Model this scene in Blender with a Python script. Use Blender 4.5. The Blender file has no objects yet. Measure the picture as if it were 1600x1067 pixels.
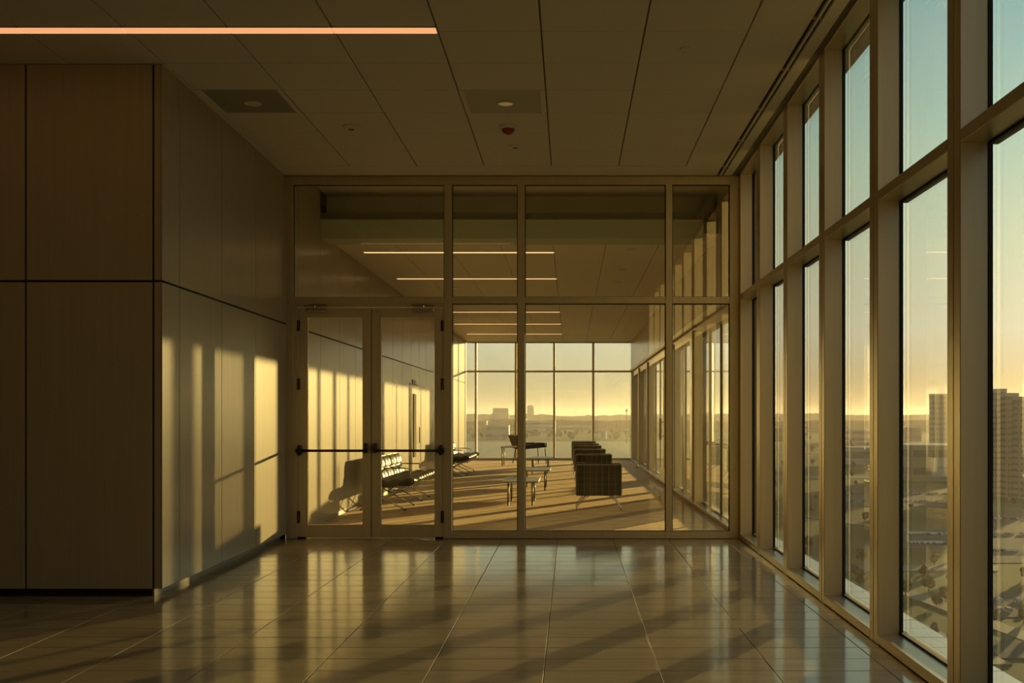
import bpy, bmesh, math, random
from mathutils import Matrix, Vector
S = bpy.context.scene
COL = S.collection
R = math.radians
random.seed(7)

# ---------------------------------------------------------------- camera
F = 1788.0            # focal length in pixels of the 1600 x 1067 frame
CU, CV = 891.0, 650.0 # where the level, forward axis meets the frame
CH = 1.45             # camera height
cam_data = bpy.data.cameras.new('camera')
cam_data.sensor_width = 36.0
cam_data.lens = F / 1600.0 * 36.0
cam_data.shift_x = (800.0 - CU) / 1600.0
cam_data.shift_y = (CV - 533.5) / 1600.0
cam_data.clip_start = 0.05
cam_data.clip_end = 60000.0
cam = bpy.data.objects.new('camera', cam_data)
cam.location = (0, 0, CH)
cam.rotation_euler = (R(90), 0, 0)
COL.objects.link(cam)
S.camera = cam

# ---------------------------------------------------------------- world, sun, exposure
SUN_AZ, SUN_EL = R(30.2), R(3.6)
SUN_DIR = Vector((math.sin(SUN_AZ) * math.cos(SUN_EL), math.cos(SUN_AZ) * math.cos(SUN_EL), math.sin(SUN_EL)))
SUN_STRENGTH = 9.0
SUN_COLOR = (1.0, 0.66, 0.235)
SKY_STRENGTH = 0.91
HAZE_DENSITY = 0.00010

sun_data = bpy.data.lights.new('sun', 'SUN')
sun_data.energy = SUN_STRENGTH
sun_data.color = SUN_COLOR
sun_data.angle = R(0.6)
sun = bpy.data.objects.new('sun', sun_data)
sun.rotation_euler = SUN_DIR.to_track_quat('Z', 'Y').to_euler()
sun.location = (30, 46, 12)
COL.objects.link(sun)

W = bpy.data.worlds.new('evening_sky')
S.world = W
W.use_nodes = True
wn, wl = W.node_tree.nodes, W.node_tree.links
wn.clear()
w_out = wn.new('ShaderNodeOutputWorld')
w_bg = wn.new('ShaderNodeBackground')
w_bg.inputs['Strength'].default_value = SKY_STRENGTH
w_tc = wn.new('ShaderNodeTexCoord')
w_sep = wn.new('ShaderNodeSeparateXYZ')
wl.new(w_tc.outputs['Generated'], w_sep.inputs[0])
w_ramp = wn.new('ShaderNodeValToRGB')
els = w_ramp.color_ramp.elements
stops = [(0.0, (0.66, 0.48, 0.23)), (0.03, (0.64, 0.53, 0.30)), (0.07, (0.82, 0.79, 0.60)), (0.14, (0.75, 0.84, 0.62)),
         (0.22, (0.57, 0.80, 0.66)), (0.32, (0.36, 0.63, 0.64)), (0.55, (0.16, 0.28, 0.36)), (1.0, (0.09, 0.17, 0.27))]
els[0].position = 0.0
els[0].color = (*stops[0][1], 1)
els[1].position = 1.0
els[1].color = (*stops[-1][1], 1)
for p, c in stops[1:-1]:
    e = els.new(p)
    e.color = (*c, 1)
wl.new(w_sep.outputs['Z'], w_ramp.inputs[0])
# soft glow around the sun
w_dot = wn.new('ShaderNodeVectorMath')
w_dot.operation = 'DOT_PRODUCT'
wl.new(w_tc.outputs['Generated'], w_dot.inputs[0])
w_dot.inputs[1].default_value = SUN_DIR
w_max = wn.new('ShaderNodeMath'); w_max.operation = 'MAXIMUM'; w_max.inputs[1].default_value = 0.0
wl.new(w_dot.outputs['Value'], w_max.inputs[0])
w_pow = wn.new('ShaderNodeMath'); w_pow.operation = 'POWER'; w_pow.inputs[1].default_value = 70.0
wl.new(w_max.outputs[0], w_pow.inputs[0])
w_glow = wn.new('ShaderNodeMix'); w_glow.data_type = 'RGBA'; w_glow.blend_type = 'ADD'
w_gcol = wn.new('ShaderNodeMix'); w_gcol.data_type = 'RGBA'; w_gcol.blend_type = 'MIX'
w_gcol.inputs[6].default_value = (0, 0, 0, 1)
w_gcol.inputs[7].default_value = (0.62, 0.38, 0.17, 1)
wl.new(w_pow.outputs[0], w_gcol.inputs[0])
w_glow.inputs[0].default_value = 1.0
# thin streaks of high cloud
w_map = wn.new('ShaderNodeMapping')
w_map.inputs['Rotation'].default_value = (R(20), R(35), R(10))
w_map.inputs['Scale'].default_value = (3.0, 22.0, 9.0)
wl.new(w_tc.outputs['Generated'], w_map.inputs[0])
w_noise = wn.new('ShaderNodeTexNoise'); w_noise.inputs['Scale'].default_value = 1.2; w_noise.inputs['Detail'].default_value = 5
wl.new(w_map.outputs[0], w_noise.inputs['Vector'])
w_cr = wn.new('ShaderNodeMapRange'); w_cr.inputs[1].default_value = 0.45; w_cr.inputs[2].default_value = 0.75
w_cr.inputs[3].default_value = 0.0; w_cr.inputs[4].default_value = 0.20
wl.new(w_noise.outputs['Fac'], w_cr.inputs[0])
w_cl = wn.new('ShaderNodeMix'); w_cl.data_type = 'RGBA'
w_cl.inputs[7].default_value = (0.86, 0.78, 0.56, 1)
wl.new(w_cr.outputs[0], w_cl.inputs[0])
# the half of the sky away from the sun is dimmer and bluer
w_ramp2 = wn.new('ShaderNodeValToRGB')
e2 = w_ramp2.color_ramp.elements
e2[0].position = 0.0; e2[0].color = (0.17, 0.19, 0.19, 1)
e2[1].position = 1.0; e2[1].color = (0.09, 0.17, 0.27, 1)
q = e2.new(0.25); q.color = (0.14, 0.20, 0.22, 1)
wl.new(w_sep.outputs['Z'], w_ramp2.inputs[0])
w_hd = wn.new('ShaderNodeVectorMath'); w_hd.operation = 'DOT_PRODUCT'
wl.new(w_tc.outputs['Generated'], w_hd.inputs[0])
w_hd.inputs[1].default_value = (math.sin(SUN_AZ), math.cos(SUN_AZ), 0)
w_hm = wn.new('ShaderNodeMapRange'); w_hm.interpolation_type = 'SMOOTHSTEP'
w_hm.inputs[1].default_value = -0.15; w_hm.inputs[2].default_value = 0.95
wl.new(w_hd.outputs['Value'], w_hm.inputs[0])
w_az = wn.new('ShaderNodeMix'); w_az.data_type = 'RGBA'
wl.new(w_hm.outputs[0], w_az.inputs[0])
wl.new(w_ramp2.outputs[0], w_az.inputs[6])
wl.new(w_ramp.outputs[0], w_az.inputs[7])
wl.new(w_az.outputs[2], w_cl.inputs[6])
wl.new(w_cl.outputs[2], w_glow.inputs[6])
wl.new(w_gcol.outputs[2], w_glow.inputs[7])
wl.new(w_glow.outputs[2], w_bg.inputs['Color'])
wl.new(w_bg.outputs[0], w_out.inputs[0])

S.view_settings.view_transform = 'Standard'
S.view_settings.look = 'None'
S.view_settings.gamma = 1.0
S.view_settings.use_curve_mapping = False
S.view_settings.exposure = 0.18
S.cycles.use_denoising = True
S.cycles.max_bounces = 14
S.cycles.diffuse_bounces = 7
S.cycles.glossy_bounces = 6
S.cycles.transparent_max_bounces = 48
S.cycles.volume_bounces = 0
S.cycles.sample_clamp_indirect = 8.0
S.cycles.caustics_reflective = True

# ================================================================ materials
def new_mat(name):
    m = bpy.data.materials.new(name)
    m.use_nodes = True
    n, l = m.node_tree.nodes, m.node_tree.links
    b = n['Principled BSDF']
    return m, n, l, b

def mat(name, col, rough=0.5, metal=0.0, noise=None, bump=None, spec=None, sheen=0.0, coat=0.0, coat_rough=0.03):
    """noise = (scale vector, amount, detail); bump = (scale vector, strength, distance)"""
    m, n, l, b = new_mat(name)
    b.inputs['Base Color'].default_value = (*col, 1)
    b.inputs['Roughness'].default_value = rough
    b.inputs['Metallic'].default_value = metal
    if spec is not None:
        b.inputs['Specular IOR Level'].default_value = spec
    if sheen:
        b.inputs['Sheen Weight'].default_value = sheen
        b.inputs['Sheen Roughness'].default_value = 0.4
        b.inputs['Sheen Tint'].default_value = (*[min(1, c * 2.2) for c in col], 1)
    if coat:
        b.inputs['Coat Weight'].default_value = coat
        b.inputs['Coat Roughness'].default_value = coat_rough
    tc = n.new('ShaderNodeTexCoord')
    if noise:
        mp = n.new('ShaderNodeMapping'); mp.inputs['Scale'].default_value = noise[0]
        l.new(tc.outputs['Object'], mp.inputs[0])
        oi = n.new('ShaderNodeObjectInfo')
        nz = n.new('ShaderNodeTexNoise'); nz.inputs['Scale'].default_value = 1.0; nz.inputs['Detail'].default_value = noise[2]
        nz.noise_dimensions = '4D'
        mu = n.new('ShaderNodeMath'); mu.operation = 'MULTIPLY'; mu.inputs[1].default_value = 37.0
        l.new(oi.outputs['Random'], mu.inputs[0]); l.new(mu.outputs[0], nz.inputs['W'])
        l.new(mp.outputs[0], nz.inputs['Vector'])
        mr = n.new('ShaderNodeMapRange'); mr.inputs[1].default_value = 0.25; mr.inputs[2].default_value = 0.75
        mr.inputs[3].default_value = 1 - noise[1]; mr.inputs[4].default_value = 1 + noise[1]
        l.new(nz.outputs['Fac'], mr.inputs[0])
        # each piece a touch lighter or darker than the next
        m2 = n.new('ShaderNodeMapRange'); m2.inputs[3].default_value = 1 - noise[1] * 0.4; m2.inputs[4].default_value = 1 + noise[1] * 0.4
        l.new(oi.outputs['Random'], m2.inputs[0])
        m3 = n.new('ShaderNodeMath'); m3.operation = 'MULTIPLY'
        l.new(mr.outputs[0], m3.inputs[0]); l.new(m2.outputs[0], m3.inputs[1])
        vm = n.new('ShaderNodeVectorMath'); vm.operation = 'SCALE'
        vm.inputs[0].default_value = col
        l.new(m3.outputs[0], vm.inputs['Scale'])
        l.new(vm.outputs[0], b.inputs['Base Color'])
    if bump:
        mp2 = n.new('ShaderNodeMapping'); mp2.inputs['Scale'].default_value = bump[0]
        l.new(tc.outputs['Object'], mp2.inputs[0])
        nb = n.new('ShaderNodeTexNoise'); nb.inputs['Scale'].default_value = 1.0; nb.inputs['Detail'].default_value = 3
        l.new(mp2.outputs[0], nb.inputs['Vector'])
        bp = n.new('ShaderNodeBump'); bp.inputs['Strength'].default_value = bump[1]; bp.inputs['Distance'].default_value = bump[2]
        l.new(nb.outputs['Fac'], bp.inputs['Height'])
        l.new(bp.outputs[0], b.inputs['Normal'])
    return m

def emit(name, col, strength):
    m, n, l, b = new_mat(name)
    b.inputs['Base Color'].default_value = (*col, 1)
    b.inputs['Emission Color'].default_value = (*col, 1)
    b.inputs['Emission Strength'].default_value = strength
    return m

def glass(name, tint, dust=0.03, rough=0.0):
    m, n, l, b = new_mat(name)
    n.remove(b)
    out = n['Material Output']
    tr = n.new('ShaderNodeBsdfTransparent'); tr.inputs[0].default_value = (*tint, 1)
    gl = n.new('ShaderNodeBsdfGlossy'); gl.inputs['Roughness'].default_value = rough; gl.inputs['Color'].default_value = (1, 1, 1, 1)
    lw = n.new('ShaderNodeLayerWeight')
    p5 = n.new('ShaderNodeMath'); p5.operation = 'POWER'; p5.inputs[1].default_value = 5.0
    l.new(lw.outputs['Facing'], p5.inputs[0])
    ma = n.new('ShaderNodeMath'); ma.operation = 'MULTIPLY_ADD'; ma.inputs[1].default_value = 0.93; ma.inputs[2].default_value = 0.045
    # Facing is blended with 0.5 so it is 1 - |cos|
    l.new(p5.outputs[0], ma.inputs[0])
    mx = n.new('ShaderNodeMixShader')
    l.new(ma.outputs[0], mx.inputs[0]); l.new(tr.outputs[0], mx.inputs[1]); l.new(gl.outputs[0], mx.inputs[2])
    # dust washed down in vertical streaks
    tc = n.new('ShaderNodeTexCoord')
    mp = n.new('ShaderNodeMapping'); mp.inputs['Scale'].default_value = (14, 14, 0.35)
    l.new(tc.outputs['Object'], mp.inputs[0])
    nz = n.new('ShaderNodeTexNoise'); nz.inputs['Scale'].default_value = 1.0; nz.inputs['Detail'].default_value = 6
    l.new(mp.outputs[0], nz.inputs['Vector'])
    mr = n.new('ShaderNodeMapRange'); mr.inputs[1].default_value = 0.35; mr.inputs[2].default_value = 0.75
    mr.inputs[3].default_value = dust * 0.25; mr.inputs[4].default_value = dust
    l.new(nz.outputs['Fac'], mr.inputs[0])
    df = n.new('ShaderNodeBsdfTranslucent'); df.inputs[0].default_value = (0.8, 0.78, 0.7, 1)
    m2 = n.new('ShaderNodeMixShader')
    l.new(mr.outputs[0], m2.inputs[0]); l.new(mx.outputs[0], m2.inputs[1]); l.new(df.outputs[0], m2.inputs[2])
    l.new(m2.outputs[0], out.inputs['Surface'])
    return m

def plaid_mat():
    m, n, l, b = new_mat('plaid_wool')
    b.inputs['Roughness'].default_value = 0.9
    tc = n.new('ShaderNodeTexCoord')
    so = n.new('ShaderNodeSeparateXYZ'); l.new(tc.outputs['Object'], so.inputs[0])
    sn = n.new('ShaderNodeSeparateXYZ'); l.new(tc.outputs['Normal'], sn.inputs[0])
    total = None
    for k, ax in enumerate('XYZ'):
        for per, wid, amt, off in ((0.094, 0.10, 0.8, 0.03), (0.031, 0.16, 0.28, 0.011)):
            a = n.new('ShaderNodeMath'); a.operation = 'ADD'; a.inputs[1].default_value = 10 + off
            l.new(so.outputs[ax], a.inputs[0])
            d = n.new('ShaderNodeMath'); d.operation = 'DIVIDE'; d.inputs[1].default_value = per; l.new(a.outputs[0], d.inputs[0])
            f = n.new('ShaderNodeMath'); f.operation = 'FRACT'; l.new(d.outputs[0], f.inputs[0])
            c = n.new('ShaderNodeMath'); c.operation = 'LESS_THAN'; c.inputs[1].default_value = wid; l.new(f.outputs[0], c.inputs[0])
            ab = n.new('ShaderNodeMath'); ab.operation = 'ABSOLUTE'; l.new(sn.outputs[ax], ab.inputs[0])
            iv = n.new('ShaderNodeMath'); iv.operation = 'SUBTRACT'; iv.inputs[0].default_value = 1.0; l.new(ab.outputs[0], iv.inputs[1])
            mu = n.new('ShaderNodeMath'); mu.operation = 'MULTIPLY'; l.new(c.outputs[0], mu.inputs[0]); l.new(iv.outputs[0], mu.inputs[1])
            sc = n.new('ShaderNodeMath'); sc.operation = 'MULTIPLY'; sc.inputs[1].default_value = amt * (0.22 if ax == 'Z' else 0.7)
            l.new(mu.outputs[0], sc.inputs[0])
            if total is None:
                total = sc
            else:
                ad = n.new('ShaderNodeMath'); ad.operation = 'ADD'; ad.use_clamp = True
                l.new(total.outputs[0], ad.inputs[0]); l.new(sc.outputs[0], ad.inputs[1]); total = ad
    # broad darker bands of the weave
    mp = n.new('ShaderNodeMapping'); mp.inputs['Scale'].default_value = (5.3, 5.3, 0.4); l.new(tc.outputs['Object'], mp.inputs[0])
    nz = n.new('ShaderNodeTexNoise'); nz.inputs['Scale'].default_value = 1; nz.inputs['Detail'].default_value = 2
    l.new(mp.outputs[0], nz.inputs['Vector'])
    gr = n.new('ShaderNodeValToRGB')
    gr.color_ramp.elements[0].position = 0.38; gr.color_ramp.elements[0].color = (0.035, 0.021, 0.008, 1)
    gr.color_ramp.elements[1].position = 0.6; gr.color_ramp.elements[1].color = (0.085, 0.062, 0.022, 1)
    l.new(nz.outputs['Fac'], gr.inputs[0])
    mx = n.new('ShaderNodeMix'); mx.data_type = 'RGBA'
    mx.inputs[7].default_value = (0.36, 0.27, 0.11, 1)
    l.new(total.outputs[0], mx.inputs[0]); l.new(gr.outputs[0], mx.inputs[6]); l.new(mx.outputs[2], b.inputs['Base Color'])
    return m

def carpet_mat():
    m, n, l, b = new_mat('streaked_carpet')
    b.inputs['Roughness'].default_value = 0.62
    b.inputs['Specular IOR Level'].default_value = 0.7
    b.inputs['Sheen Weight'].default_value = 0.6
    b.inputs['Sheen Roughness'].default_value = 0.45
    b.inputs['Sheen Tint'].default_value = (0.95, 0.72, 0.45, 1)
    tc = n.new('ShaderNodeTexCoord')
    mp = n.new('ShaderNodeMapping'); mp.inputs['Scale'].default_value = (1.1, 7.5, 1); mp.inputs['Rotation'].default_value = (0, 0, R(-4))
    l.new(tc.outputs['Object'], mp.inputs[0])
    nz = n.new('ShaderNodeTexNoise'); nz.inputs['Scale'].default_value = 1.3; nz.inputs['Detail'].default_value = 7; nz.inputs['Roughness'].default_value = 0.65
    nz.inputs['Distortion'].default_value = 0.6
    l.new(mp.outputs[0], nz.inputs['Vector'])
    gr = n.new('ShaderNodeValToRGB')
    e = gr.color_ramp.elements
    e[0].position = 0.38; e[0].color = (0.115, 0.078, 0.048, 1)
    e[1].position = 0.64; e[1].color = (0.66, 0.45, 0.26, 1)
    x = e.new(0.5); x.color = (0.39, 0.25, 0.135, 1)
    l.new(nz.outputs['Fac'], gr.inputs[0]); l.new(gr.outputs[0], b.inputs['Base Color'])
    mb = n.new('ShaderNodeMapping'); mb.inputs['Scale'].default_value = (90, 130, 1); l.new(tc.outputs['Object'], mb.inputs[0])
    nb = n.new('ShaderNodeTexNoise'); nb.inputs['Scale'].default_value = 1.0; nb.inputs['Detail'].default_value = 3
    l.new(mb.outputs[0], nb.inputs['Vector'])
    bp = n.new('ShaderNodeBump'); bp.inputs['Strength'].default_value = 1.0; bp.inputs['Distance'].default_value = 0.005
    l.new(nb.outputs['Fac'], bp.inputs['Height']); l.new(bp.outputs[0], b.inputs['Normal'])
    return m

def ground_mat():
    m, n, l, b = new_mat('city_ground')
    b.inputs['Roughness'].default_value = 0.9
    b.inputs['Specular IOR Level'].default_value = 0.1
    tc = n.new('ShaderNodeTexCoord')
    mp = n.new('ShaderNodeMapping'); mp.inputs['Scale'].default_value = (0.016, 0.010, 1); l.new(tc.outputs['Object'], mp.inputs[0])
    nz = n.new('ShaderNodeTexNoise'); nz.inputs['Scale'].default_value = 1; nz.inputs['Detail'].default_value = 8; nz.inputs['Roughness'].default_value = 0.62
    l.new(mp.outputs[0], nz.inputs['Vector'])
    gr = n.new('ShaderNodeValToRGB'); e = gr.color_ramp.elements
    e[0].position = 0.34; e[0].color = (0.035, 0.052, 0.014, 1)
    e[1].position = 0.7; e[1].color = (0.21, 0.205, 0.12, 1)
    x = e.new(0.48); x.color = (0.075, 0.10, 0.028, 1)
    x = e.new(0.58); x.color = (0.14, 0.15, 0.06, 1)
    l.new(nz.outputs['Fac'], gr.inputs[0]); l.new(gr.outputs[0], b.inputs['Base Color'])
    return m

M = {}
M['panel'] = mat('wood_laminate', (0.41, 0.34, 0.25), 0.24, noise=((38, 38, 0.8), 0.07, 4), spec=0.18)
M['dark_panel'] = mat('brown_wood_laminate', (0.50, 0.41, 0.265), 0.5, noise=((30, 30, 0.7), 0.08, 4), spec=0.3)
M['reveal'] = mat('black_reveal', (0.012, 0.010, 0.008), 0.7)
M['plinth'] = mat('plinth_paint', (0.34, 0.28, 0.20), 0.5)
M['alu'] = mat('champagne_aluminium', (0.60, 0.51, 0.36), 0.36, 0.75, noise=((30, 30, 1.0), 0.05, 2))
M['frame'] = mat('bronze_frame_paint', (0.56, 0.47, 0.30), 0.42, 0.25, noise=((20, 20, 0.8), 0.05, 2))
M['gasket'] = mat('rubber_gasket', (0.012, 0.012, 0.011), 0.6)
M['stone'] = mat('stone_floor_tile', (0.40, 0.315, 0.20), 0.42, noise=((2.2, 9.0, 1), 0.22, 7), bump=((5, 9, 1), 0.06, 0.002), spec=0.8, coat=0.9, coat_rough=0.11)
M['grout'] = mat('grout', (0.03, 0.025, 0.018), 0.6)
M['ceil_lounge'] = mat('lounge_ceiling_tile', (0.90, 0.84, 0.72), 0.85, noise=((60, 60, 60), 0.02, 3), spec=0.2)
M['ceil'] = mat('ceiling_tile_white', (0.76, 0.69, 0.58), 0.85, noise=((60, 60, 60), 0.02, 3), spec=0.2)
M['ceil_grid'] = mat('ceiling_grid', (0.20, 0.175, 0.13), 0.6)
M['gyp'] = mat('ceiling_paint', (0.76, 0.69, 0.58), 0.8, spec=0.2)
M['soffit'] = mat('soffit_light_tint', (0.56, 0.60, 0.46), 0.7, spec=0.2)  # green in the colour stands in for cool window light
M['bulkhead'] = mat('bulkhead_shade_offset', (0.82, 0.82, 0.68), 0.7, spec=0.2)  # colour lightened to offset the shade inside the recess
M['ceil_dark'] = mat('perforated_grille_tile', (0.33, 0.30, 0.24), 0.8)
M['black'] = mat('black_metal', (0.016, 0.013, 0.010), 0.42, 0.4)
M['bronze'] = mat('dark_bronze', (0.055, 0.036, 0.022), 0.35, 0.6)
M['chrome'] = mat('chrome', (0.75, 0.72, 0.66), 0.14, 1.0)
M['steel'] = mat('satin_steel', (0.42, 0.39, 0.32), 0.4, 0.9)
M['fabric'] = mat('brown_upholstery', (0.060, 0.043, 0.028), 0.6)
M['leather'] = mat('black_leather', (0.045, 0.033, 0.024), 0.42, noise=((8, 8, 8), 0.2, 3), bump=((60, 60, 60), 0.12, 0.004), spec=0.6)
M['white_top'] = mat('white_laminate', (0.66, 0.61, 0.50), 0.35)
M['oak_top'] = mat('light_wood_top', (0.52, 0.42, 0.28), 0.4, noise=((3, 30, 3), 0.12, 3))
M['white'] = mat('white_plastic', (0.72, 0.70, 0.62), 0.45)
M['red'] = mat('red_lens', (0.30, 0.035, 0.02), 0.25)
M['lens'] = mat('lamp_lens', (0.74, 0.68, 0.50), 0.4)
M['strip'] = emit('strip_lamp', (1.0, 0.46, 0.20), 0.80)
M['strip_far'] = emit('strip_lamp_lounge', (1.0, 0.62, 0.30), 1.2)
M['downlamp'] = emit('down_lamp', (1.0, 0.68, 0.25), 0.10)
M['plaid'] = plaid_mat()
M['carpet'] = carpet_mat()
M['glass'] = glass('window_glass', (0.92, 0.955, 0.925), 0.012)
M['glass_grey'] = glass('sun_dimming_glass', (0.46, 0.47, 0.46), 0.012)  # grey tint invented to dim the sun reaching the hall wall
M['glass_clear'] = glass('partition_glass', (0.965, 0.975, 0.955), 0.004)
M['ground'] = ground_mat()
M['asphalt'] = mat('asphalt', (0.13, 0.125, 0.105), 0.95, spec=0.05, noise=((0.02, 0.02, 1), 0.15, 4))
M['concrete'] = mat('pale_concrete', (0.17, 0.16, 0.115), 0.8, noise=((0.01, 0.01, 0.01), 0.15, 4))
M['grass'] = mat('dry_lawn', (0.16, 0.17, 0.06), 0.9, noise=((0.02, 0.02, 1), 0.3, 5))
M['field'] = mat('pale_field', (0.27, 0.25, 0.15), 0.9, noise=((0.004, 0.012, 1), 0.12, 5))
M['b_white'] = mat('white_cladding', (0.62, 0.58, 0.50), 0.7)
M['b_beige'] = mat('beige_stone', (0.42, 0.34, 0.23), 0.8)
M['b_grey'] = mat('grey_cladding', (0.24, 0.22, 0.18), 0.75)
M['b_glass'] = mat('dark_window_band', (0.15, 0.13, 0.10), 0.5)
M['dark_wall'] = mat('deep_brown_wall', (0.13, 0.10, 0.065), 0.7)
M['roof'] = mat('pale_roof', (0.60, 0.57, 0.49), 0.7)
M['leaf_a'] = mat('tree_crown', (0.045, 0.06, 0.018), 0.9, noise=((0.4, 0.4, 0.4), 0.3, 4))
M['leaf_b'] = mat('tree_crown_olive', (0.075, 0.08, 0.025), 0.9, noise=((0.4, 0.4, 0.4), 0.3, 4))
M['hill'] = mat('far_woods', (0.06, 0.065, 0.03), 0.95, noise=((0.004, 0.004, 0.02), 0.35, 5))
M['trunk'] = mat('bark', (0.08, 0.06, 0.04), 0.9)
M['tank'] = mat('pale_blue_paint', (0.35, 0.42, 0.45), 0.6)
M['car_a'] = mat('white_car_paint', (0.7, 0.68, 0.62), 0.25, coat=0.6)
M['car_b'] = mat('dark_car_paint', (0.05, 0.05, 0.05), 0.25, coat=0.6)
M['car_c'] = mat('silver_car_paint', (0.4, 0.39, 0.36), 0.25, 0.5, coat=0.6)
M['sign'] = mat('sign_letters', (0.05, 0.045, 0.035), 0.5)

# ================================================================ mesh builder
class MB:
    def __init__(self):
        self.v, self.f = [], []
    def add(self, vs, fs):
        o = len(self.v)
        self.v += [tuple(p) for p in vs]
        self.f += [tuple(i + o for i in f) for f in fs]
        return self
    def box(self, x0, x1, y0, y1, z0, z1):
        vs = [(x0, y0, z0), (x1, y0, z0), (x1, y1, z0), (x0, y1, z0), (x0, y0, z1), (x1, y0, z1), (x1, y1, z1), (x0, y1, z1)]
        return self.add(vs, [(0, 3, 2, 1), (4, 5, 6, 7), (0, 1, 5, 4), (1, 2, 6, 5), (2, 3, 7, 6), (3, 0, 4, 7)])
    def prism(self, poly, z0, z1):
        n = len(poly)
        vs = [(x, y, z0) for x, y in poly] + [(x, y, z1) for x, y in poly]
        fs = [tuple(reversed(range(n))), tuple(range(n, 2 * n))] + [(i, (i + 1) % n, n + (i + 1) % n, n + i) for i in range(n)]
        return self.add(vs, fs)
    def tube(self, pts, r, n=8, r1=None):
        pts = [Vector(p) for p in pts]
        rings = []
        for i, p in enumerate(pts):
            d = (pts[min(i + 1, len(pts) - 1)] - pts[max(i - 1, 0)]).normalized()
            up = Vector((0, 0, 1)) if abs(d.z) < 0.9 else Vector((1, 0, 0))
            a = d.cross(up).normalized(); b = a.cross(d).normalized()
            rr = r if r1 is None else r + (r1 - r) * i / (len(pts) - 1)
            rings.append([p + (a * math.cos(t * 2 * math.pi / n) + b * math.sin(t * 2 * math.pi / n)) * rr for t in range(n)])
        vs = [q for ring in rings for q in ring]
        fs = []
        for i in range(len(pts) - 1):
            for t in range(n):
                fs.append((i * n + t, i * n + (t + 1) % n, (i + 1) * n + (t + 1) % n, (i + 1) * n + t))
        fs.append(tuple(range(n))[::-1]); fs.append(tuple((len(pts) - 1) * n + t for t in range(n)))
        return self.add(vs, fs)
    def lathe(self, prof, c=(0, 0, 0), n=20):
        """prof: (radius, z) pairs from bottom to top"""
        vs, fs = [], []
        for r, z in prof:
            for t in range(n):
                a = t * 2 * math.pi / n
                vs.append((c[0] + r * math.cos(a), c[1] + r * math.sin(a), c[2] + z))
        for i in range(len(prof) - 1):
            for t in range(n):
                fs.append((i * n + t, i * n + (t + 1) % n, (i + 1) * n + (t + 1) % n, (i + 1) * n + t))
        fs.append(tuple(range(n))[::-1]); fs.append(tuple((len(prof) - 1) * n + t for t in range(n)))
        return self.add(vs, fs)
    def build(self, name, m, parent=None, T=None, bev=0.0, seg=2, smooth=False, origin=None):
        vs = self.v
        if T is not None:
            vs = [tuple(T @ Vector(p)) for p in vs]
        o = Vector(origin) if origin is not None else Vector((0, 0, 0))
        me = bpy.data.meshes.new(name)
        me.from_pydata([tuple(Vector(p) - o) for p in vs], [], self.f)
        bm = bmesh.new(); bm.from_mesh(me)
        bmesh.ops.recalc_face_normals(bm, faces=bm.faces)
        if bev > 0:
            bmesh.ops.bevel(bm, geom=list(bm.edges), offset=bev, segments=seg, profile=0.5, affect='EDGES', clamp_overlap=True)
        bm.to_mesh(me); bm.free()
        if smooth:
            for p in me.polygons:
                p.use_smooth = True
        me.materials.append(m)
        ob = bpy.data.objects.new(name, me)
        ob.location = o
        COL.objects.link(ob)
        if parent is not None:
            ob.parent = parent
            pm = parent_world(parent)
            ob.location = pm.inverted() @ o
            ob.rotation_euler = pm.inverted().to_euler()
        return ob

def parent_world(o):
    m = o.matrix_basis.copy()
    while o.parent:
        o = o.parent
        m = o.matrix_basis @ m
    return m

def empty(name, loc=(0, 0, 0), rz=0.0):
    o = bpy.data.objects.new(name, None)
    o.empty_display_size = 0.2
    o.location = loc
    o.rotation_euler = (0, 0, rz)
    COL.objects.link(o)
    return o

def tag(o, label=None, cat=None, group=None, kind=None):
    if label: o['label'] = label
    if cat: o['category'] = cat
    if group: o['group'] = group
    if kind: o['kind'] = kind
    return o

def struct(o, label=None):
    o['kind'] = 'structure'
    if label: o['label'] = label
    return o

def inst(src, name, loc, parent, rot=None):
    """a further copy of a piece, sharing mesh data"""
    c = src.copy()
    c.name = name
    COL.objects.link(c)
    c.parent = parent
    c.location = loc
    if rot is not None: c.rotation_euler = rot
    return c

def copy_tree(o, parent=None):
    c = o.copy()
    COL.objects.link(c)
    c.parent = parent
    for ch in list(o.children):
        copy_tree(ch, c)
    return c

def px(u, y): return (u - CU) * y / F
def pz(v, y): return CH + (CV - v) * y / F

# ================================================================ the setting
YP = 13.5                                   # hall face of the glazed partition
HC = 4.28                                   # hall ceiling
LC = 3.90                                   # lounge ceiling
YB = 37.9                                   # lounge end window

# ---- right curtain wall of the hall: local y runs along the wall
TR = Matrix.Translation((1.899, 0, 0)) @ Matrix.Rotation(-math.atan(0.00674), 4, 'Z')
# ---- left panelled wall of the hall
TL = Matrix.Translation((-3.28, 9.2, 0)) @ Matrix.Rotation(math.atan(0.0163), 4, 'Z')
# ---- left wall of the lounge
TLL = Matrix.Translation((-3.355, 13.62, 0)) @ Matrix.Rotation(math.atan(0.0038), 4, 'Z')

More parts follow.
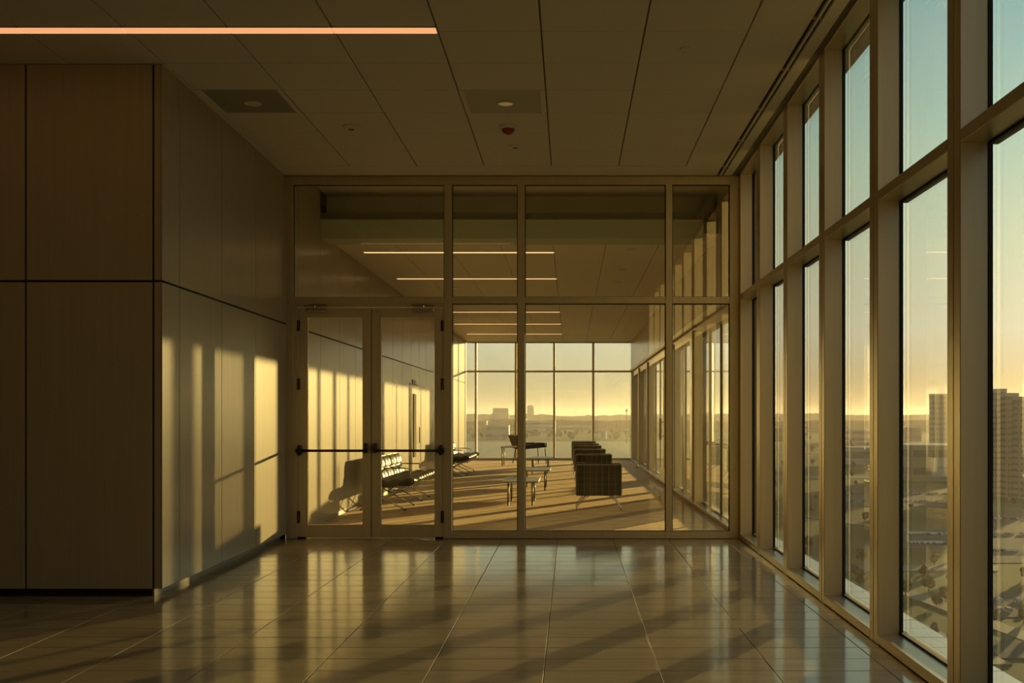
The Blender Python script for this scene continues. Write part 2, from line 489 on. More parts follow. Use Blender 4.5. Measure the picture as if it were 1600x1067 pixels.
# floor of the hall: slab plus single stone tiles
floor = struct(MB().box(-8.2, 2.15, -12.0, 13.62, -0.25, -0.012).build('floor', M['grout']), 'glossy brown stone tile floor of the hall')
TW, TD = 0.653, 0.3265
tile = None
x_lines = [-0.148 + k * TW for k in range(-8, 4)]
ROW0 = 5.535
for r in range(25):
    y0 = ROW0 + r * TD
    y1 = min(y0 + TD, 13.5)
    if y0 > 13.4: break
    for x0 in x_lines:
        if x0 > 1.96: continue
        if y0 > 9.2 and x0 + TW < -3.35: continue
        if x0 < -3.4 and y0 < 6.8 and x0 < -4.5: continue
        x1 = x0 + TW
        if tile is None:
            tile = MB().box(0.0018, TW - 0.0018, 0.0030, TD - 0.0030, -0.012, 0.0).build('tile', M['stone'], floor, bev=0.0028, seg=1)
            tile.location = (x0, y0, 0)
        else:
            inst(tile, 'tile', (x0, y0, random.uniform(-0.0004, 0.0004)), floor,
                 (random.uniform(-0.0012, 0.0012), random.uniform(-0.0008, 0.0008), 0))
rest = MB()
rest.box(-8.2, 2.1, -12.0, ROW0 - 0.002, -0.012, 0.0)
rest.box(-8.2, x_lines[0] - 0.002, ROW0, 9.3, -0.012, 0.0)
tag(rest.build('tile_field', M['stone'], floor), kind='stuff')

# lounge floor
carpet = struct(MB().box(-3.75, 2.35, 13.62, 38.1, -0.25, 0.0).build('floor', M['carpet']), 'brown streaked carpet of the lounge behind the glass')
struct(MB().box(-3.32, 1.98, 13.49, 13.66, -0.012, 0.004).build('trim_1', M['bronze']), 'flat metal threshold under the glass partition')

# hall ceiling: slab, plain borders, tiles
ceiling = struct(MB().box(-8.2, 2.3, -12.0, 13.62, HC + 0.025, HC + 0.35).build('ceiling', M['ceil_grid']), 'tiled ceiling of the hall')
CW, CD = 0.762, 0.757
ctile = None
GRILLES = []
for r in range(10):
    y1 = 12.96 - r * CD
    y0 = y1 - CD
    for c in range(9):
        x1 = 1.31 - c * CW
        x0 = x1 - CW
        if x1 < -3.2 and y0 > 9.0: continue
        if x0 < -3.3 and y1 > 9.3: pass
        cx, cy = (x0 + x1) / 2, (y0 + y1) / 2
        if ctile is None:
            ctile = MB().box(-CW / 2 + 0.006, CW / 2 - 0.006, -CD / 2 + 0.006, CD / 2 - 0.006, 0, 0.025).build('ceiling_tile', M['ceil'], ceiling, bev=0.003, seg=1)
            ctile.location = (cx, cy, HC)
        elif r == 3 and c in (5, 2):
            # grille tiles: a dark perforated plate in a pale metal surround
            g = MB()
            g.box(-CW / 2 + 0.006, -CW / 2 + 0.05, -CD / 2 + 0.004, CD / 2 - 0.004, -0.004, 0.025)
            g.box(CW / 2 - 0.05, CW / 2 - 0.006, -CD / 2 + 0.004, CD / 2 - 0.004, -0.004, 0.025)
            go = g.build('grille_surround', M['ceil'], ceiling)
            go.location = (cx, cy, HC)
            mm = M['ceil_dark'] if c == 5 else mat('perforated_pale_tile', (0.55, 0.51, 0.42), 0.8)
            pl = MB().box(-CW / 2 + 0.05, CW / 2 - 0.05, -CD / 2 + 0.006, CD / 2 - 0.006, 0.004, 0.024).build('grille_plate', mm, ceiling)
            pl.location = (cx, cy, HC)
            GRILLES.append((cx, cy, c))
        else:
            inst(ctile, 'ceiling_tile', (cx, cy, HC), ceiling)
b = MB()
b.box(-3.4, 1.30 + 0.42, 12.965, 13.46, HC, HC + 0.025)         # strip along the partition
b.box(1.316, 1.715, -12.0, 12.965, HC, HC + 0.025)               # strip along the windows
b.box(-8.2, 1.316, -12.0, 12.96 - 10 * CD, HC, HC + 0.025)
b.box(-8.2, 1.31 - 9 * CW, 12.96 - 10 * CD, 9.3, HC, HC + 0.025)
b.box(-8.2, -3.262, 9.18, 9.4, HC, HC + 0.025)
b.box(-3.5, -3.262, 9.4, 12.965, HC, HC + 0.025)
b.build('plain_border', M['gyp'], ceiling)

# slot diffuser between ceiling and window head
sd = empty('slot_diffuser', (1.75, 5, HC))
tag(sd, 'long double black slot air diffuser beside the window heads', 'air vent')
y = 13.0
k = 0
MB().box(1.7155, 1.90, -4, 13.45, HC + 0.020, HC + 0.0245).build('backing', M['reveal'], sd)
MB().box(1.758, 1.777, -4, 13.45, HC - 0.002, HC + 0.020).build('divider_bar', M['ceil'], sd)
MB().box(1.802, 1.90, -4, 13.45, HC - 0.003, HC + 0.020).build('edge_trim', M['ceil'], sd)
MB().box(1.7155, 1.722, -4, 13.02, HC - 0.003, HC + 0.020).build('inner_trim', M['ceil'], sd)
while y > 0:
    MB().box(1.722, 1.802, y - 0.012, y + 0.012, HC + 0.002, HC + 0.020).build('bridge', M['alu'], sd)
    y -= 1.21

# ---- right windows of the hall
MS, MWD = 1.567, 0.20
mull_y = [5.687 + MS * k for k in range(-4, 5)]       # near edge of each mullion (local y)
DEP = 0.14
wn_ = 0
for i, ym in enumerate(mull_y):
    wn_ += 1
    w = empty('window_%d' % wn_)
    struct(w, 'tall hall window bay with a transom, number %d from the near end' % wn_)
    y0, y1 = ym, ym + MWD
    yn = mull_y[i + 1] if i + 1 < len(mull_y) else 13.38
    # the mullion: two profiles with a shadow gap on the room face
    MB().box(0.0, DEP, y0, y0 + 0.095, 0.0, HC + 0.3).build('mullion', M['alu'], w, TR, bev=0.003, seg=1)
    MB().box(0.0, DEP, y0 + 0.103, y1, 0.0, HC + 0.3).build('mullion', M['alu'], w, TR, bev=0.003, seg=1)
    MB().box(0.012, DEP + 0.012, y0 + 0.03, y1 - 0.03, 0.0, HC + 0.3).build('mullion_core', M['gasket'], w, TR)
    MB().box(DEP + 0.012, DEP + 0.03, y0 + 0.09, y1 - 0.09, 0.0, HC + 0.3).build('outer_cap', M['bronze'], w, TR)
    if i + 1 == len(mull_y):
        MB().box(0.0, DEP, 13.38, 13.60, 0.0, HC + 0.3).build('mullion', M['alu'], w, TR, bev=0.003, seg=1)
        MB().box(0.012, DEP + 0.06, 13.41, 13.6, 0.0, HC + 0.3).build('mullion_core', M['gasket'], w, TR)
    MB().box(0.0, DEP, y1, yn, 2.811, 2.877).build('transom', M['alu'], w, TR, bev=0.003, seg=1)
    MB().box(0.0, DEP + 0.02, y1, yn, HC - 0.01, HC + 0.3).build('window_head', M['alu'], w, TR, bev=0.003, seg=1)
    MB().box(0.0, DEP, y1, yn, 0.005, 0.066).build('sill', M['alu'], w, TR, bev=0.003, seg=1)
    g = MB()
    for z0, z1 in ((0.05, 2.811), (2.877, HC)):
        g.box(DEP, DEP + 0.02, y1 - 0.02, y1 + 0.010, z0, z1)
        g.box(DEP, DEP + 0.02, yn - 0.010, yn + 0.02, z0, z1)
        g.box(DEP, DEP + 0.02, y1, yn, z0, z0 + 0.03)
        g.box(DEP, DEP + 0.02, y1, yn, z1 - 0.012, z1 + 0.01)
    g.box(DEP, DEP + 0.05, y1, yn, 2.80, 2.888)
    g.build('gasket', M['gasket'], w, TR)
    for z0, z1 in ((0.06, 2.805), (2.883, HC + 0.01)):
        MB().box(DEP + 0.014, DEP + 0.038, y1 - 0.01, yn + 0.01, z0, z1).build('glass_pane', M['glass'], w, TR, origin=TR @ Vector((DEP, y1, z0)))
# slab edges under and over the windows
struct(MB().box(0.0, 0.3, -12.0, 13.7, -0.3, 0.003).build('wall_right', M['reveal'], None, TR), 'dark joint and slab edge below the hall windows')
struct(MB().box(0.0, 0.17, -12.0, 13.7, HC + 0.3, HC + 0.7).build('trim_2', M['alu'], None, TR), 'metal fascia above the hall windows')

# ---- left panelled walls
wl_ = struct(MB().box(-1.6, -0.022, 0.10, 4.42, 0.062, HC + 0.2).build('wall_left', M['reveal'], None, TL), 'panelled left wall of the hall, partly sunlit')
ZS = 2.535
seams = [0.0, 0.43, 1.665, 2.91, 4.155, 4.36]
G = 0.006
for a, c in zip(seams[:-1], seams[1:]):
    for z0, z1 in ((0.062, ZS - 0.009), (ZS + 0.009, HC - 0.003)):
        MB().box(-0.022, 0.0, a + (0 if a == 0 else G), c - G, z0, z1).build('panel', M['panel'], wl_, TL, bev=0.0015, seg=1,
            origin=TL @ Vector((-0.01, a, z0)))
MB().box(-0.09, -0.075, 0.036, 4.40, 0.0, 0.062).build('plinth', M['plinth'], wl_, TL)
MB().box(-1.6, -0.09, 0.10, 4.42, 0.0, 0.062).build('plinth_core', M['reveal'], wl_, TL)

wf = struct(MB().box(-8.2, -3.31, 9.222, 10.6, 0.06, HC + 0.2).build('wall_front', M['reveal']), 'dark brown panelled wall facing the hall at left')
xs = [-7.46, -6.43, -5.405, -4.38, -3.354, -3.281]
for k, (a, c) in enumerate(zip(xs[:-1], xs[1:])):
    for z0, z1 in ((0.062, ZS - 0.009), (ZS + 0.009, HC - 0.004)):
        MB().box(a + 0.009, c - (0.0 if k == len(xs) - 2 else 0.009), 9.2, 9.222, z0, z1).build('panel', M['dark_panel'], wf, bev=0.0015, seg=1, origin=(a, 9.2, z0))
MB().box(-8.2, -3.371, 9.235, 9.4, 0.0, 0.062).build('plinth', M['reveal'], wf)  # near black colour stands in for the shade on this plinth

# shell behind the camera
struct(MB().box(-8.4, -8.2, -12.2, 9.4, -0.2, HC + 0.3).build('wall_west', M['dark_wall']), 'far left wall beyond the frame')
struct(MB().box(-8.4, 2.4, -12.2, -12.0, -0.2, HC + 0.3).build('wall_south', M['dark_wall']), 'end wall behind the camera')
struct(MB().box(1.87, 2.15, -12.0, -0.58, -0.2, HC + 0.3).build('wall_right', M['dark_wall']), 'solid right wall beside and behind the camera')

# ---- glazed partition
part = empty('wall_partition', (0, YP, 0))
struct(part, 'full height glazed partition between hall and lounge')
def fr(name, u0, u1, v0, v1, d0=0.0, d1=0.12, m='frame', bev=0.003):
    return MB().box(px(u0, YP), px(u1, YP), YP + d0, YP + d1, pz(v1, YP), pz(v0, YP)).build(name, M[m], part, bev=bev, seg=1)
fr('jamb', 447, 457.5, 275, 842)
fr('jamb', 1140.5, 1156, 275, 842)
for u0, u1 in ((694, 706), (808.8, 820), (1040.5, 1050.5)):
    fr('mullion', u0, u1, 288, 830)
fr('head_rail', 457.5, 1140.5, 275, 288)
fr('head_cover', 447, 1152, 265, 275, 0.03, 0.12)
fr('door_transom', 457.5, 694, 464, 474)
for u0, u1 in ((706, 808.8), (820, 1040.5), (1050.5, 1140.5)):
    fr('transom', u0, u1, 463.5, 474)
for u0, u1 in ((694, 808.8), (808.8, 1040.5), (1040.5, 1140.5)):
    fr('bottom_rail', u0 if u0 > 700 else 694, u1, 830, 841.5)
fr('door_jamb', 457.5, 464.8, 474, 842, 0.004, 0.10)
fr('door_jamb', 692.2, 695, 474, 842, 0.004, 0.10)
fr('door_head', 464.8, 692.2, 474, 479.5, 0.004, 0.10)
for i, (u0, u1, v0, v1) in enumerate(((457.5, 694, 288, 464), (706, 808.8, 288, 463.5), (820, 1040.5, 288, 463.5), (1050.5, 1140.5, 288, 463.5),
                       (706, 808.8, 474, 830), (820, 1040.5, 474, 830), (1050.5, 1140.5, 474, 830))):
    fr('glass_pane', u0 - 1, u1 + 1, v0 - 1, v1 + 1, 0.052, 0.064, 'glass_clear', 0)
    # black glazing bead on the hall side
    bd = MB()
    t = 0.010
    x0, x1, z0, z1 = px(u0, YP), px(u1, YP), pz(v1, YP), pz(v0, YP)
    for bx in ((x0, x0 + t, z0, z1), (x1 - t, x1, z0, z1), (x0, x1, z1 - t, z1), (x0, x1, z0, z0 + t * 0.6)):
        bd.box(bx[0], bx[1], YP + 0.044, YP + 0.052, bx[2], bx[3])
    bd.build('glazing_bead', M['gasket'], part)

# ---- the two door leaves
def door(n, u0, u1, g0, g1, hinge_left, label):
    y0, y1 = YP + 0.012, YP + 0.060
    d = empty('door_%d' % n, (px(u0 if hinge_left else u1, YP), YP + 0.03, 0))
    struct(d, label)
    X = lambda u: px(u, YP)
    Z = lambda v: pz(v, YP)
    zb, zt = 0.014, Z(481)
    MB().box(X(u0), X(g0), y0, y1, zb, zt).build('stile', M['frame'], d, bev=0.003, seg=1)
    MB().box(X(g1), X(u1), y0, y1, zb, zt).build('stile', M['frame'], d, bev=0.003, seg=1)
    MB().box(X(g0), X(g1), y0, y1, Z(496), zt).build('top_rail', M['frame'], d, bev=0.003, seg=1)
    MB().box(X(g0), X(g1), y0, y1, zb, Z(820)).build('bottom_rail', M['frame'], d, bev=0.003, seg=1)
    MB().box(X(g0) - 0.006, X(g1) + 0.006, y0 + 0.018, y0 + 0.030, Z(820) - 0.006, Z(496) + 0.006).build('glass_pane', M['glass_clear'], d)
    if hinge_left:
        MB().box(X(u1) - 0.02, X(u1) + 0.03, y1, y1 + 0.012, zb, zt).build('astragal', M['frame'], d)
    zbar = Z(704)
    uh = u0 if hinge_left else u1
    ul = u1 - 7.5 if hinge_left else u0 + 6
    pb = MB().tube([(X(uh) + (0.04 if hinge_left else -0.04), y0 - 0.055, zbar), (X(ul), y0 - 0.055, zbar)], 0.016, 10).build('push_bar', M['bronze'], d, smooth=True)
    # latch case at the meeting stile, bracket at the hinge stile
    a = X(ul)
    MB().box(a - 0.022, a + 0.022, y0 - 0.075, y0, Z(707.5), Z(692.5)).build('latch_case', M['black'], pb, bev=0.008)
    MB().box(a - 0.014, a + 0.014, y0 - 0.085, y0 - 0.07, Z(701), Z(694.5)).build('latch_plate', M['bronze'], pb, bev=0.004)
    h = X(uh) + (0.02 if hinge_left else -0.02)
    MB().box(h - 0.022, h + 0.022, y0 - 0.06, y0, Z(711), Z(695.5)).build('end_bracket', M['black'], pb, bev=0.010)
    MB().tube([(h - 0.035, y0 - 0.055, zbar), (h + 0.04, y0 - 0.055, zbar)], 0.026, 10).build('end_boss', M['black'], pb, smooth=True)
    hx = X(uh)
    for v0, v1 in ((500, 517), (591, 609), (798, 817)):
        hb = MB().tube([(hx, y0 - 0.010, Z(v1)), (hx, y0 - 0.010, Z(v0))], 0.013, 8)
        hb.box(hx - 0.022, hx + 0.022, y0 - 0.006, y0 + 0.004, Z(v1) + 0.004, Z(v0) - 0.004)
        hb.build('hinge', M['black'], d)
    # closer with its arm
    c0, c1 = (479, 511) if hinge_left else (646.5, 678)
    co = MB().box(X(c0), X(c1), y0 - 0.055, y0, Z(487.3), Z(481.3)).build('door_closer', M['steel'], d, bev=0.008)
    pv = X(c0) + 0.10 if hinge_left else X(c1) - 0.12
    MB().tube([(pv, y0 - 0.03, Z(481.3)), (pv, y0 - 0.03, Z(476))], 0.014, 8).build('closer_spindle', M['steel'], co)
    e = 0.11 if hinge_left else -0.11
    MB().tube([(pv - e * 1.1, y0 - 0.04, Z(478)), (pv, y0 - 0.055, Z(476.6)), (pv + e * 1.3, y0 - 0.01, Z(477))], 0.005, 6).build('closer_arm', M['bronze'], co)
    sx = X(uh)
    MB().box(sx - 0.01 if hinge_left else sx - 0.09, sx + 0.09 if hinge_left else sx + 0.01, y0 - 0.01, y1, 0.004, 0.024).build('pivot_shoe', M['black'], d, bev=0.003, seg=1)
    return d
door(1, 465.6, 579.2, 480.5, 566, True, 'left leaf of the glazed double door with dark push bar')
door(2, 580.4, 691.6, 595.3, 678.5, False, 'right leaf of the glazed double door with dark push bar')

# ================================================================ lounge shell
wll = struct(MB().box(-0.6, -0.022, -0.1, 24.5, 0.0, 4.8).build('wall_left', M['reveal'], None, TLL), 'panelled left wall of the lounge striped with low sun')
ls = [0.0, 0.50] + [1.78 + 1.29 * k for k in range(18)]
ls = [s for s in ls if s < 24.2] + [24.28]
DOOR_A, DOOR_B = 10.5, 11.95          # local extent of the door in this wall
for a, c in zip(ls[:-1], ls[1:]):
    top = 4.6 if a < 1.7 else LC - 0.004
    for z0, z1 in ((0.062, ZS - 0.009), (ZS + 0.009, top)):
        MB().box(-0.022, 0.0, a + G, c - G, z0, z1).build('panel', M['panel'], wll, TLL, bev=0.0015, seg=1, origin=TLL @ Vector((-0.01, a, z0)))
MB().box(-0.022, -0.01, 0, 24.28, 0.0, 0.062).build('plinth', M['plinth'], wll, TLL)
# flush door with a long narrow vision panel
d3 = empty('door_3', TLL @ Vector((0, DOOR_A, 0)))
struct(d3, 'flush wood door with tall narrow glass strip in the lounge left wall')
MB().box(0.001, 0.006, DOOR_A, DOOR_B, 0.03, 2.12).build('door_slab', M['panel'], d3, TLL, bev=0.001, seg=1)
e3 = MB()
for bx in ((DOOR_A - 0.02, DOOR_A, 0.0, 2.14), (DOOR_B, DOOR_B + 0.02, 0.0, 2.14), (DOOR_A, DOOR_B, 2.12, 2.14)):
    e3.box(0.001, 0.004, bx[0], bx[1], bx[2], bx[3])
e3.build('door_gap', M['reveal'], d3, TLL)
MB().box(0.004, 0.03, DOOR_A + 0.55, DOOR_A + 0.93, 0.56, 1.93).build('vision_strip', M['trunk'], d3, TLL, bev=0.003, seg=1)
MB().tube([TLL @ Vector((0.05, DOOR_B - 0.12, 0.85)), TLL @ Vector((0.05, DOOR_B - 0.12, 1.2))], 0.012, 8).build('pull_handle', M['black'], d3)
rs = MB().box(0.001, 0.012, DOOR_A + 0.45, DOOR_A + 1.0, 2.135 + 0.01, 2.135 + 0.10).build('room_sign', M['black'], None, TLL, bev=0.002, seg=1, origin=TLL @ Vector((0, DOOR_A + 0.7, 2.15)))
tag(rs, 'small dark room sign above the flush door on the lounge wall', 'sign')

# lounge ceiling zones
YSF, YSW = 15.45, 15.90
struct(MB().box(-3.75, 2.4, 13.62, YSW + 0.3, 4.50, 4.75).build('ceiling', M['gyp']), 'raised plain ceiling just behind the partition')
struct(MB().box(-3.75, 2.4, YSW, YSW + 0.2, 4.05, 4.6).build('wall_bulkhead', M['bulkhead']), 'set back bulkhead above the lounge ceiling edge')
struct(MB().box(-3.72, 1.80, YSF, YSF + 0.6, 3.85, 4.105).build('trim_3', M['soffit']), 'pale band at the lounge ceiling edge with green window light painted in')
lceil = struct(MB().box(-3.75, 2.4, YSF + 0.02, 38.2, LC + 0.02, LC + 0.3).build('ceiling', M['ceil_grid']), 'tiled ceiling of the lounge with thin light strips')
lt = None
LW, LD = 0.757, 1.09
cols = [1.27 - LW * k for k in range(7)]
y = 15.98
while y < 37.6:
    for k in range(6):
        x0 = 1.27 - LW * (k + 1)
        cx, cy = x0 + LW / 2, y + LD / 2
        if lt is None:
            lt = MB().box(-LW / 2 + 0.005, LW / 2 - 0.005, -LD / 2 + 0.003, LD / 2 - 0.003, 0, 0.02).build('ceiling_tile', M['ceil_lounge'], lceil)
            lt.location = (cx, cy, LC)
        else:
            inst(lt, 'ceiling_tile', (cx, cy, LC), lceil)
    y += LD
b = MB()
b.box(-3.75, 1.27 - LW * 6, YSF + 0.02, 38.1, LC, LC + 0.02)
b.box(1.277, 2.35, YSF + 0.02, 38.1, LC, LC + 0.02)
b.box(1.27 - LW * 6, 1.277, YSF + 0.02, 15.976, LC, LC + 0.02)
b.build('plain_border', M['ceil_lounge'], lceil)

# ---- right wall of the lounge: panelled header over glazing
XR = 2.0
HB = 2.905
wr = struct(MB().box(XR + 0.02, XR + 0.32, 13.62, 38.1, HB + 0.02, 4.75).build('wall_east', M['reveal']), 'wood header above the glazing on the lounge right side')
y = 13.62
while y < 37.7:
    top = 4.5 if y < 15.5 else LC
    y1 = min(y + 0.62, 37.75)
    MB().box(XR, XR + 0.02, y + 0.004, y1 - 0.004, HB + 0.09, top - 0.005).build('panel', M['panel'], wr, bev=0.0015, seg=1, origin=(XR, y, HB))
    y = y1
MB().box(XR - 0.03, XR + 0.1, 13.62, 37.75, HB, HB + 0.085).build('header_trim', M['frame'], wr, bev=0.003, seg=1)
MB().box(XR, XR + 0.18, 13.62, 37.8, 0.0, 0.05).build('sill', M['alu'], wr, bev=0.003, seg=1)
MB().box(XR + 0.05, XR + 0.19, 13.62, 37.8, HB - 0.165, HB).build('glazing_head', M['alu'], wr, bev=0.003, seg=1)

# deep mullions (depth 0) and thin ones set in the glass plane (depth 1)
posts = [(13.64, 13.80, 0), (16.0, 16.06, 1), (17.3, 17.36, 1), (18.8, 19.12, 0), (20.98, 21.32, 1), (22.5, 22.7, 0),  # two posts widened to narrow the sun strips on the hall wall
         (24.64, 24.72, 1), (26.78, 26.86, 1), (28.3, 28.36, 1), (29.9, 30.1, 0), (31.75, 31.81, 1), (33.6, 33.8, 0), (35.5, 35.56, 1), (37.3, 37.8, 0)]
wn_ += 1
for i, (a, c, thin) in enumerate(posts):
    w = empty('window_%d' % wn_); wn_ += 1
    struct(w, 'floor to header glazing on the lounge right side, bay %d from the partition' % (i + 1))
    MB().box(XR + (0.100 if thin else 0.0), XR + (0.14 if thin else 0.17), a, c, 0.05, HB - 0.05).build('thin_mullion' if thin else 'mullion', M['bronze' if thin else 'alu'], w, bev=0.003, seg=1)
    if i + 1 < len(posts):
        n0 = posts[i + 1][0]
        if 24.5 < a < 26: continue
        MB().box(XR + 0.118, XR + 0.134, c - 0.004, n0 + 0.004, 0.045, HB - 0.045).build('glass_pane', M['glass_grey' if 17 < a < 20 else 'glass'], w, origin=(XR, c, 0))
        MB().box(XR + 0.10, XR + 0.118, c, n0, 0.05, 0.075).build('gasket', M['gasket'], w)
# glazed pair of doors in that wall
for n, (a, c, lab, hy) in enumerate(((24.72, 25.745, 'near leaf of the glass door pair on the lounge right side', 25.62),
                                      (25.755, 26.78, 'far leaf of the glass door pair on the lounge right side', 25.88))):
    d = empty('door_%d' % (4 + n), (XR + 0.1, a, 0))
    struct(d, lab)
    z1 = HB - 0.065
    for bx in ((a, a + (0.04 if n == 0 else 0.09), 0.055, z1), (c - (0.09 if n == 0 else 0.04), c, 0.055, z1)):
        MB().box(XR + 0.09, XR + 0.135, bx[0], bx[1], bx[2], bx[3]).build('stile', M['alu'], d, bev=0.002, seg=1)
    MB().box(XR + 0.09, XR + 0.135, a + (0.04 if n == 0 else 0.09), c - (0.09 if n == 0 else 0.04), 0.055, 0.26).build('bottom_rail', M['alu'], d, bev=0.002, seg=1)
    MB().box(XR + 0.09, XR + 0.135, a + (0.04 if n == 0 else 0.09), c - (0.09 if n == 0 else 0.04), z1 - 0.10, z1).build('top_rail', M['alu'], d, bev=0.002, seg=1)
    MB().box(XR + 0.108, XR + 0.120, a + (0.035 if n == 0 else 0.085), c - (0.085 if n == 0 else 0.035), 0.255, z1 - 0.095).build('glass_pane', M['glass'], d)
    hd = MB().tube([(XR + 0.03, hy, 0.92), (XR + 0.03, hy, 1.40)], 0.016, 8)
    for z in (1.0, 1.32):
        hd.tube([(XR + 0.03, hy, z), (XR + 0.10, hy, z)], 0.010, 6)
    hd.build('pull_handle', M['black'], d)

# ---- end window of the lounge
mx = [px(u, YB) for u in (682.0, 743.5, 806, 866, 927, 988.5)]
ZT = 2.93
for i in range(5):
    w = empty('window_%d' % wn_); wn_ += 1
    struct(w, 'end window bay of the lounge looking over the city, number %d from left' % (i + 1))
    x0, x1 = max(mx[i], -3.46), mx[i + 1]
    if i > 0:
        MB().box(mx[i] - 0.035, mx[i] + 0.035, YB, YB + 0.16, 0.0, LC + 0.02).build('mullion', M['alu'], w, bev=0.003, seg=1)
    MB().box(x0 + 0.035, x1 - 0.035, YB, YB + 0.14, ZT - 0.03, ZT + 0.03).build('transom', M['alu'], w, bev=0.003, seg=1)
    MB().box(x0 + 0.035, x1 - 0.035, YB, YB + 0.14, 0.0, 0.06).build('sill', M['alu'], w, bev=0.003, seg=1)
    MB().box(x0 + 0.035, x1 - 0.035, YB, YB + 0.14, LC - 0.03, LC + 0.02).build('window_head', M['alu'], w, bev=0.003, seg=1)
    for z0, z1 in ((0.055, ZT - 0.025), (ZT + 0.025, LC - 0.025)):
        MB().box(x0 + 0.03, x1 - 0.03, YB + 0.09, YB + 0.11, z0, z1).build('glass_pane', M['glass'], w, origin=(x0, YB, z0))
struct(MB().box(2.02, 2.32, 37.75, 38.1, 0.0, 4.2).build('trim_4', M['frame']), 'corner post at the right end of the lounge end window')
struct(MB().box(-4.0, 2.4, 37.85, 38.2, LC + 0.02, 4.8).build('trim_5', M['frame']), 'fascia above the lounge end window')

# ================================================================ ceiling fittings
hl = empty('strip_light', (-3.5, 8.38, HC))
tag(hl, 'long peach glowing strip light across the hall ceiling', 'light')
x = -0.978
MB().box(-6.4, -0.972, 8.318, 8.442, HC - 0.006, HC - 0.0005).build('housing', M['ceil_grid'], hl)
while x > -6.3:
    MB().box(x - CW + 0.003, x - 0.003, 8.325, 8.435, HC - 0.012, HC - 0.005).build('diffuser', M['strip'], hl)
    x -= CW
for k, yl in enumerate((17.1, 20.37, 23.64, 26.91, 30.4, 34.1)):
    o = empty('strip_light', (-1.66, yl, LC))
    words = ('first', 'second', 'third', 'fourth', 'fifth', 'sixth')
    tag(o, 'thin glowing ceiling strip in the lounge, %s from the glass partition' % words[k], 'light', 'thin strip lights of the lounge ceiling')
    MB().box(-3.09, -0.235, yl - 0.05, yl + 0.05, LC - 0.006, LC + 0.004).build('housing', M['ceil'], o)
    MB().box(-3.08, -0.245, yl - 0.036, yl + 0.036, LC - 0.012, LC - 0.004).build('diffuser', M['strip_far'], o)

def downlight(x, y, z, r, lab, lit=False, group='round downlights'):
    o = empty('downlight', (x, y, z))
    tag(o, lab, 'light', group)
    MB().lathe([(r, 0.006), (r * 1.08, 0.0), (r * 1.08, -0.008), (r * 0.85, -0.010), (r * 0.82, 0.004)], (x, y, z)).build('trim_ring', M['white'], o, smooth=True)
    MB().lathe([(r * 0.82, -0.007), (r * 0.80, 0.006)], (x, y, z)).build('lens', M['downlamp'] if lit else M['lens'], o)
for cx, cy, c in GRILLES:
    if c == 5:
        downlight(px(395, 10.37), 10.37, HC + 0.004, 0.072, 'round pale downlight in the dark grille tile by the left wall')
    else:
        downlight(px(790, 10.37), 10.37, HC + 0.004, 0.078, 'round amber downlight in the grille tile at mid ceiling', True)
downlight(px(1077, 8.83), 8.83, HC, 0.070, 'round downlight near the right edge of the hall ceiling')
def detector(u, v, r, lab, thick=0.03):
    yy = (HC - CH) * F / (CV - v)
    o = empty('smoke_detector', (px(u, yy), yy, HC))
    tag(o, lab, 'detector')
    p = (px(u, yy), yy, HC)
    MB().lathe([(r * 0.55, -thick), (r * 0.8, -thick * 0.8), (r, -thick * 0.35), (r, 0.0)], p).build('casing', M['white'], o, smooth=True)
    MB().lathe([(r * 0.3, -thick - 0.006), (r * 0.42, -thick + 0.002)], p, 12).build('sensor', M['ceil_grid'], o)
detector(549, 197.5, 0.085, 'flat round smoke detector on the ceiling left of the red strobe')
detector(805, 229, 0.075, 'faint round sensor disc on the ceiling behind the red strobe', 0.014)
yy = (HC - CH) * F / (CV - 197)
st = empty('fire_strobe', (px(794, yy), yy, HC))
tag(st, 'fire alarm strobe with white base and dark red lens on the ceiling', 'alarm')
p = (px(794, yy), yy, HC)
MB().lathe([(0.070, -0.03), (0.085, -0.022), (0.09, 0.0)], p).build('base', M['white'], st, smooth=True)
MB().lathe([(0.012, -0.085), (0.045, -0.07), (0.062, -0.045), (0.065, -0.03)], p).build('lens', M['red'], st, smooth=True)
for k, (u, v) in enumerate(((712, 450), (716, 477), (732, 512), (985, 389), (972, 421), (965, 441))):
    yy = (LC - CH) * F / (CV - v)
    side = 'left' if u < 800 else 'right'
    downlight(px(u, yy), yy, LC, 0.075, 'round lounge downlight, %s of three on the %s of the ceiling' % (('nearest', 'middle', 'farthest')[k % 3], side), u < 800, 'round lounge downlights')

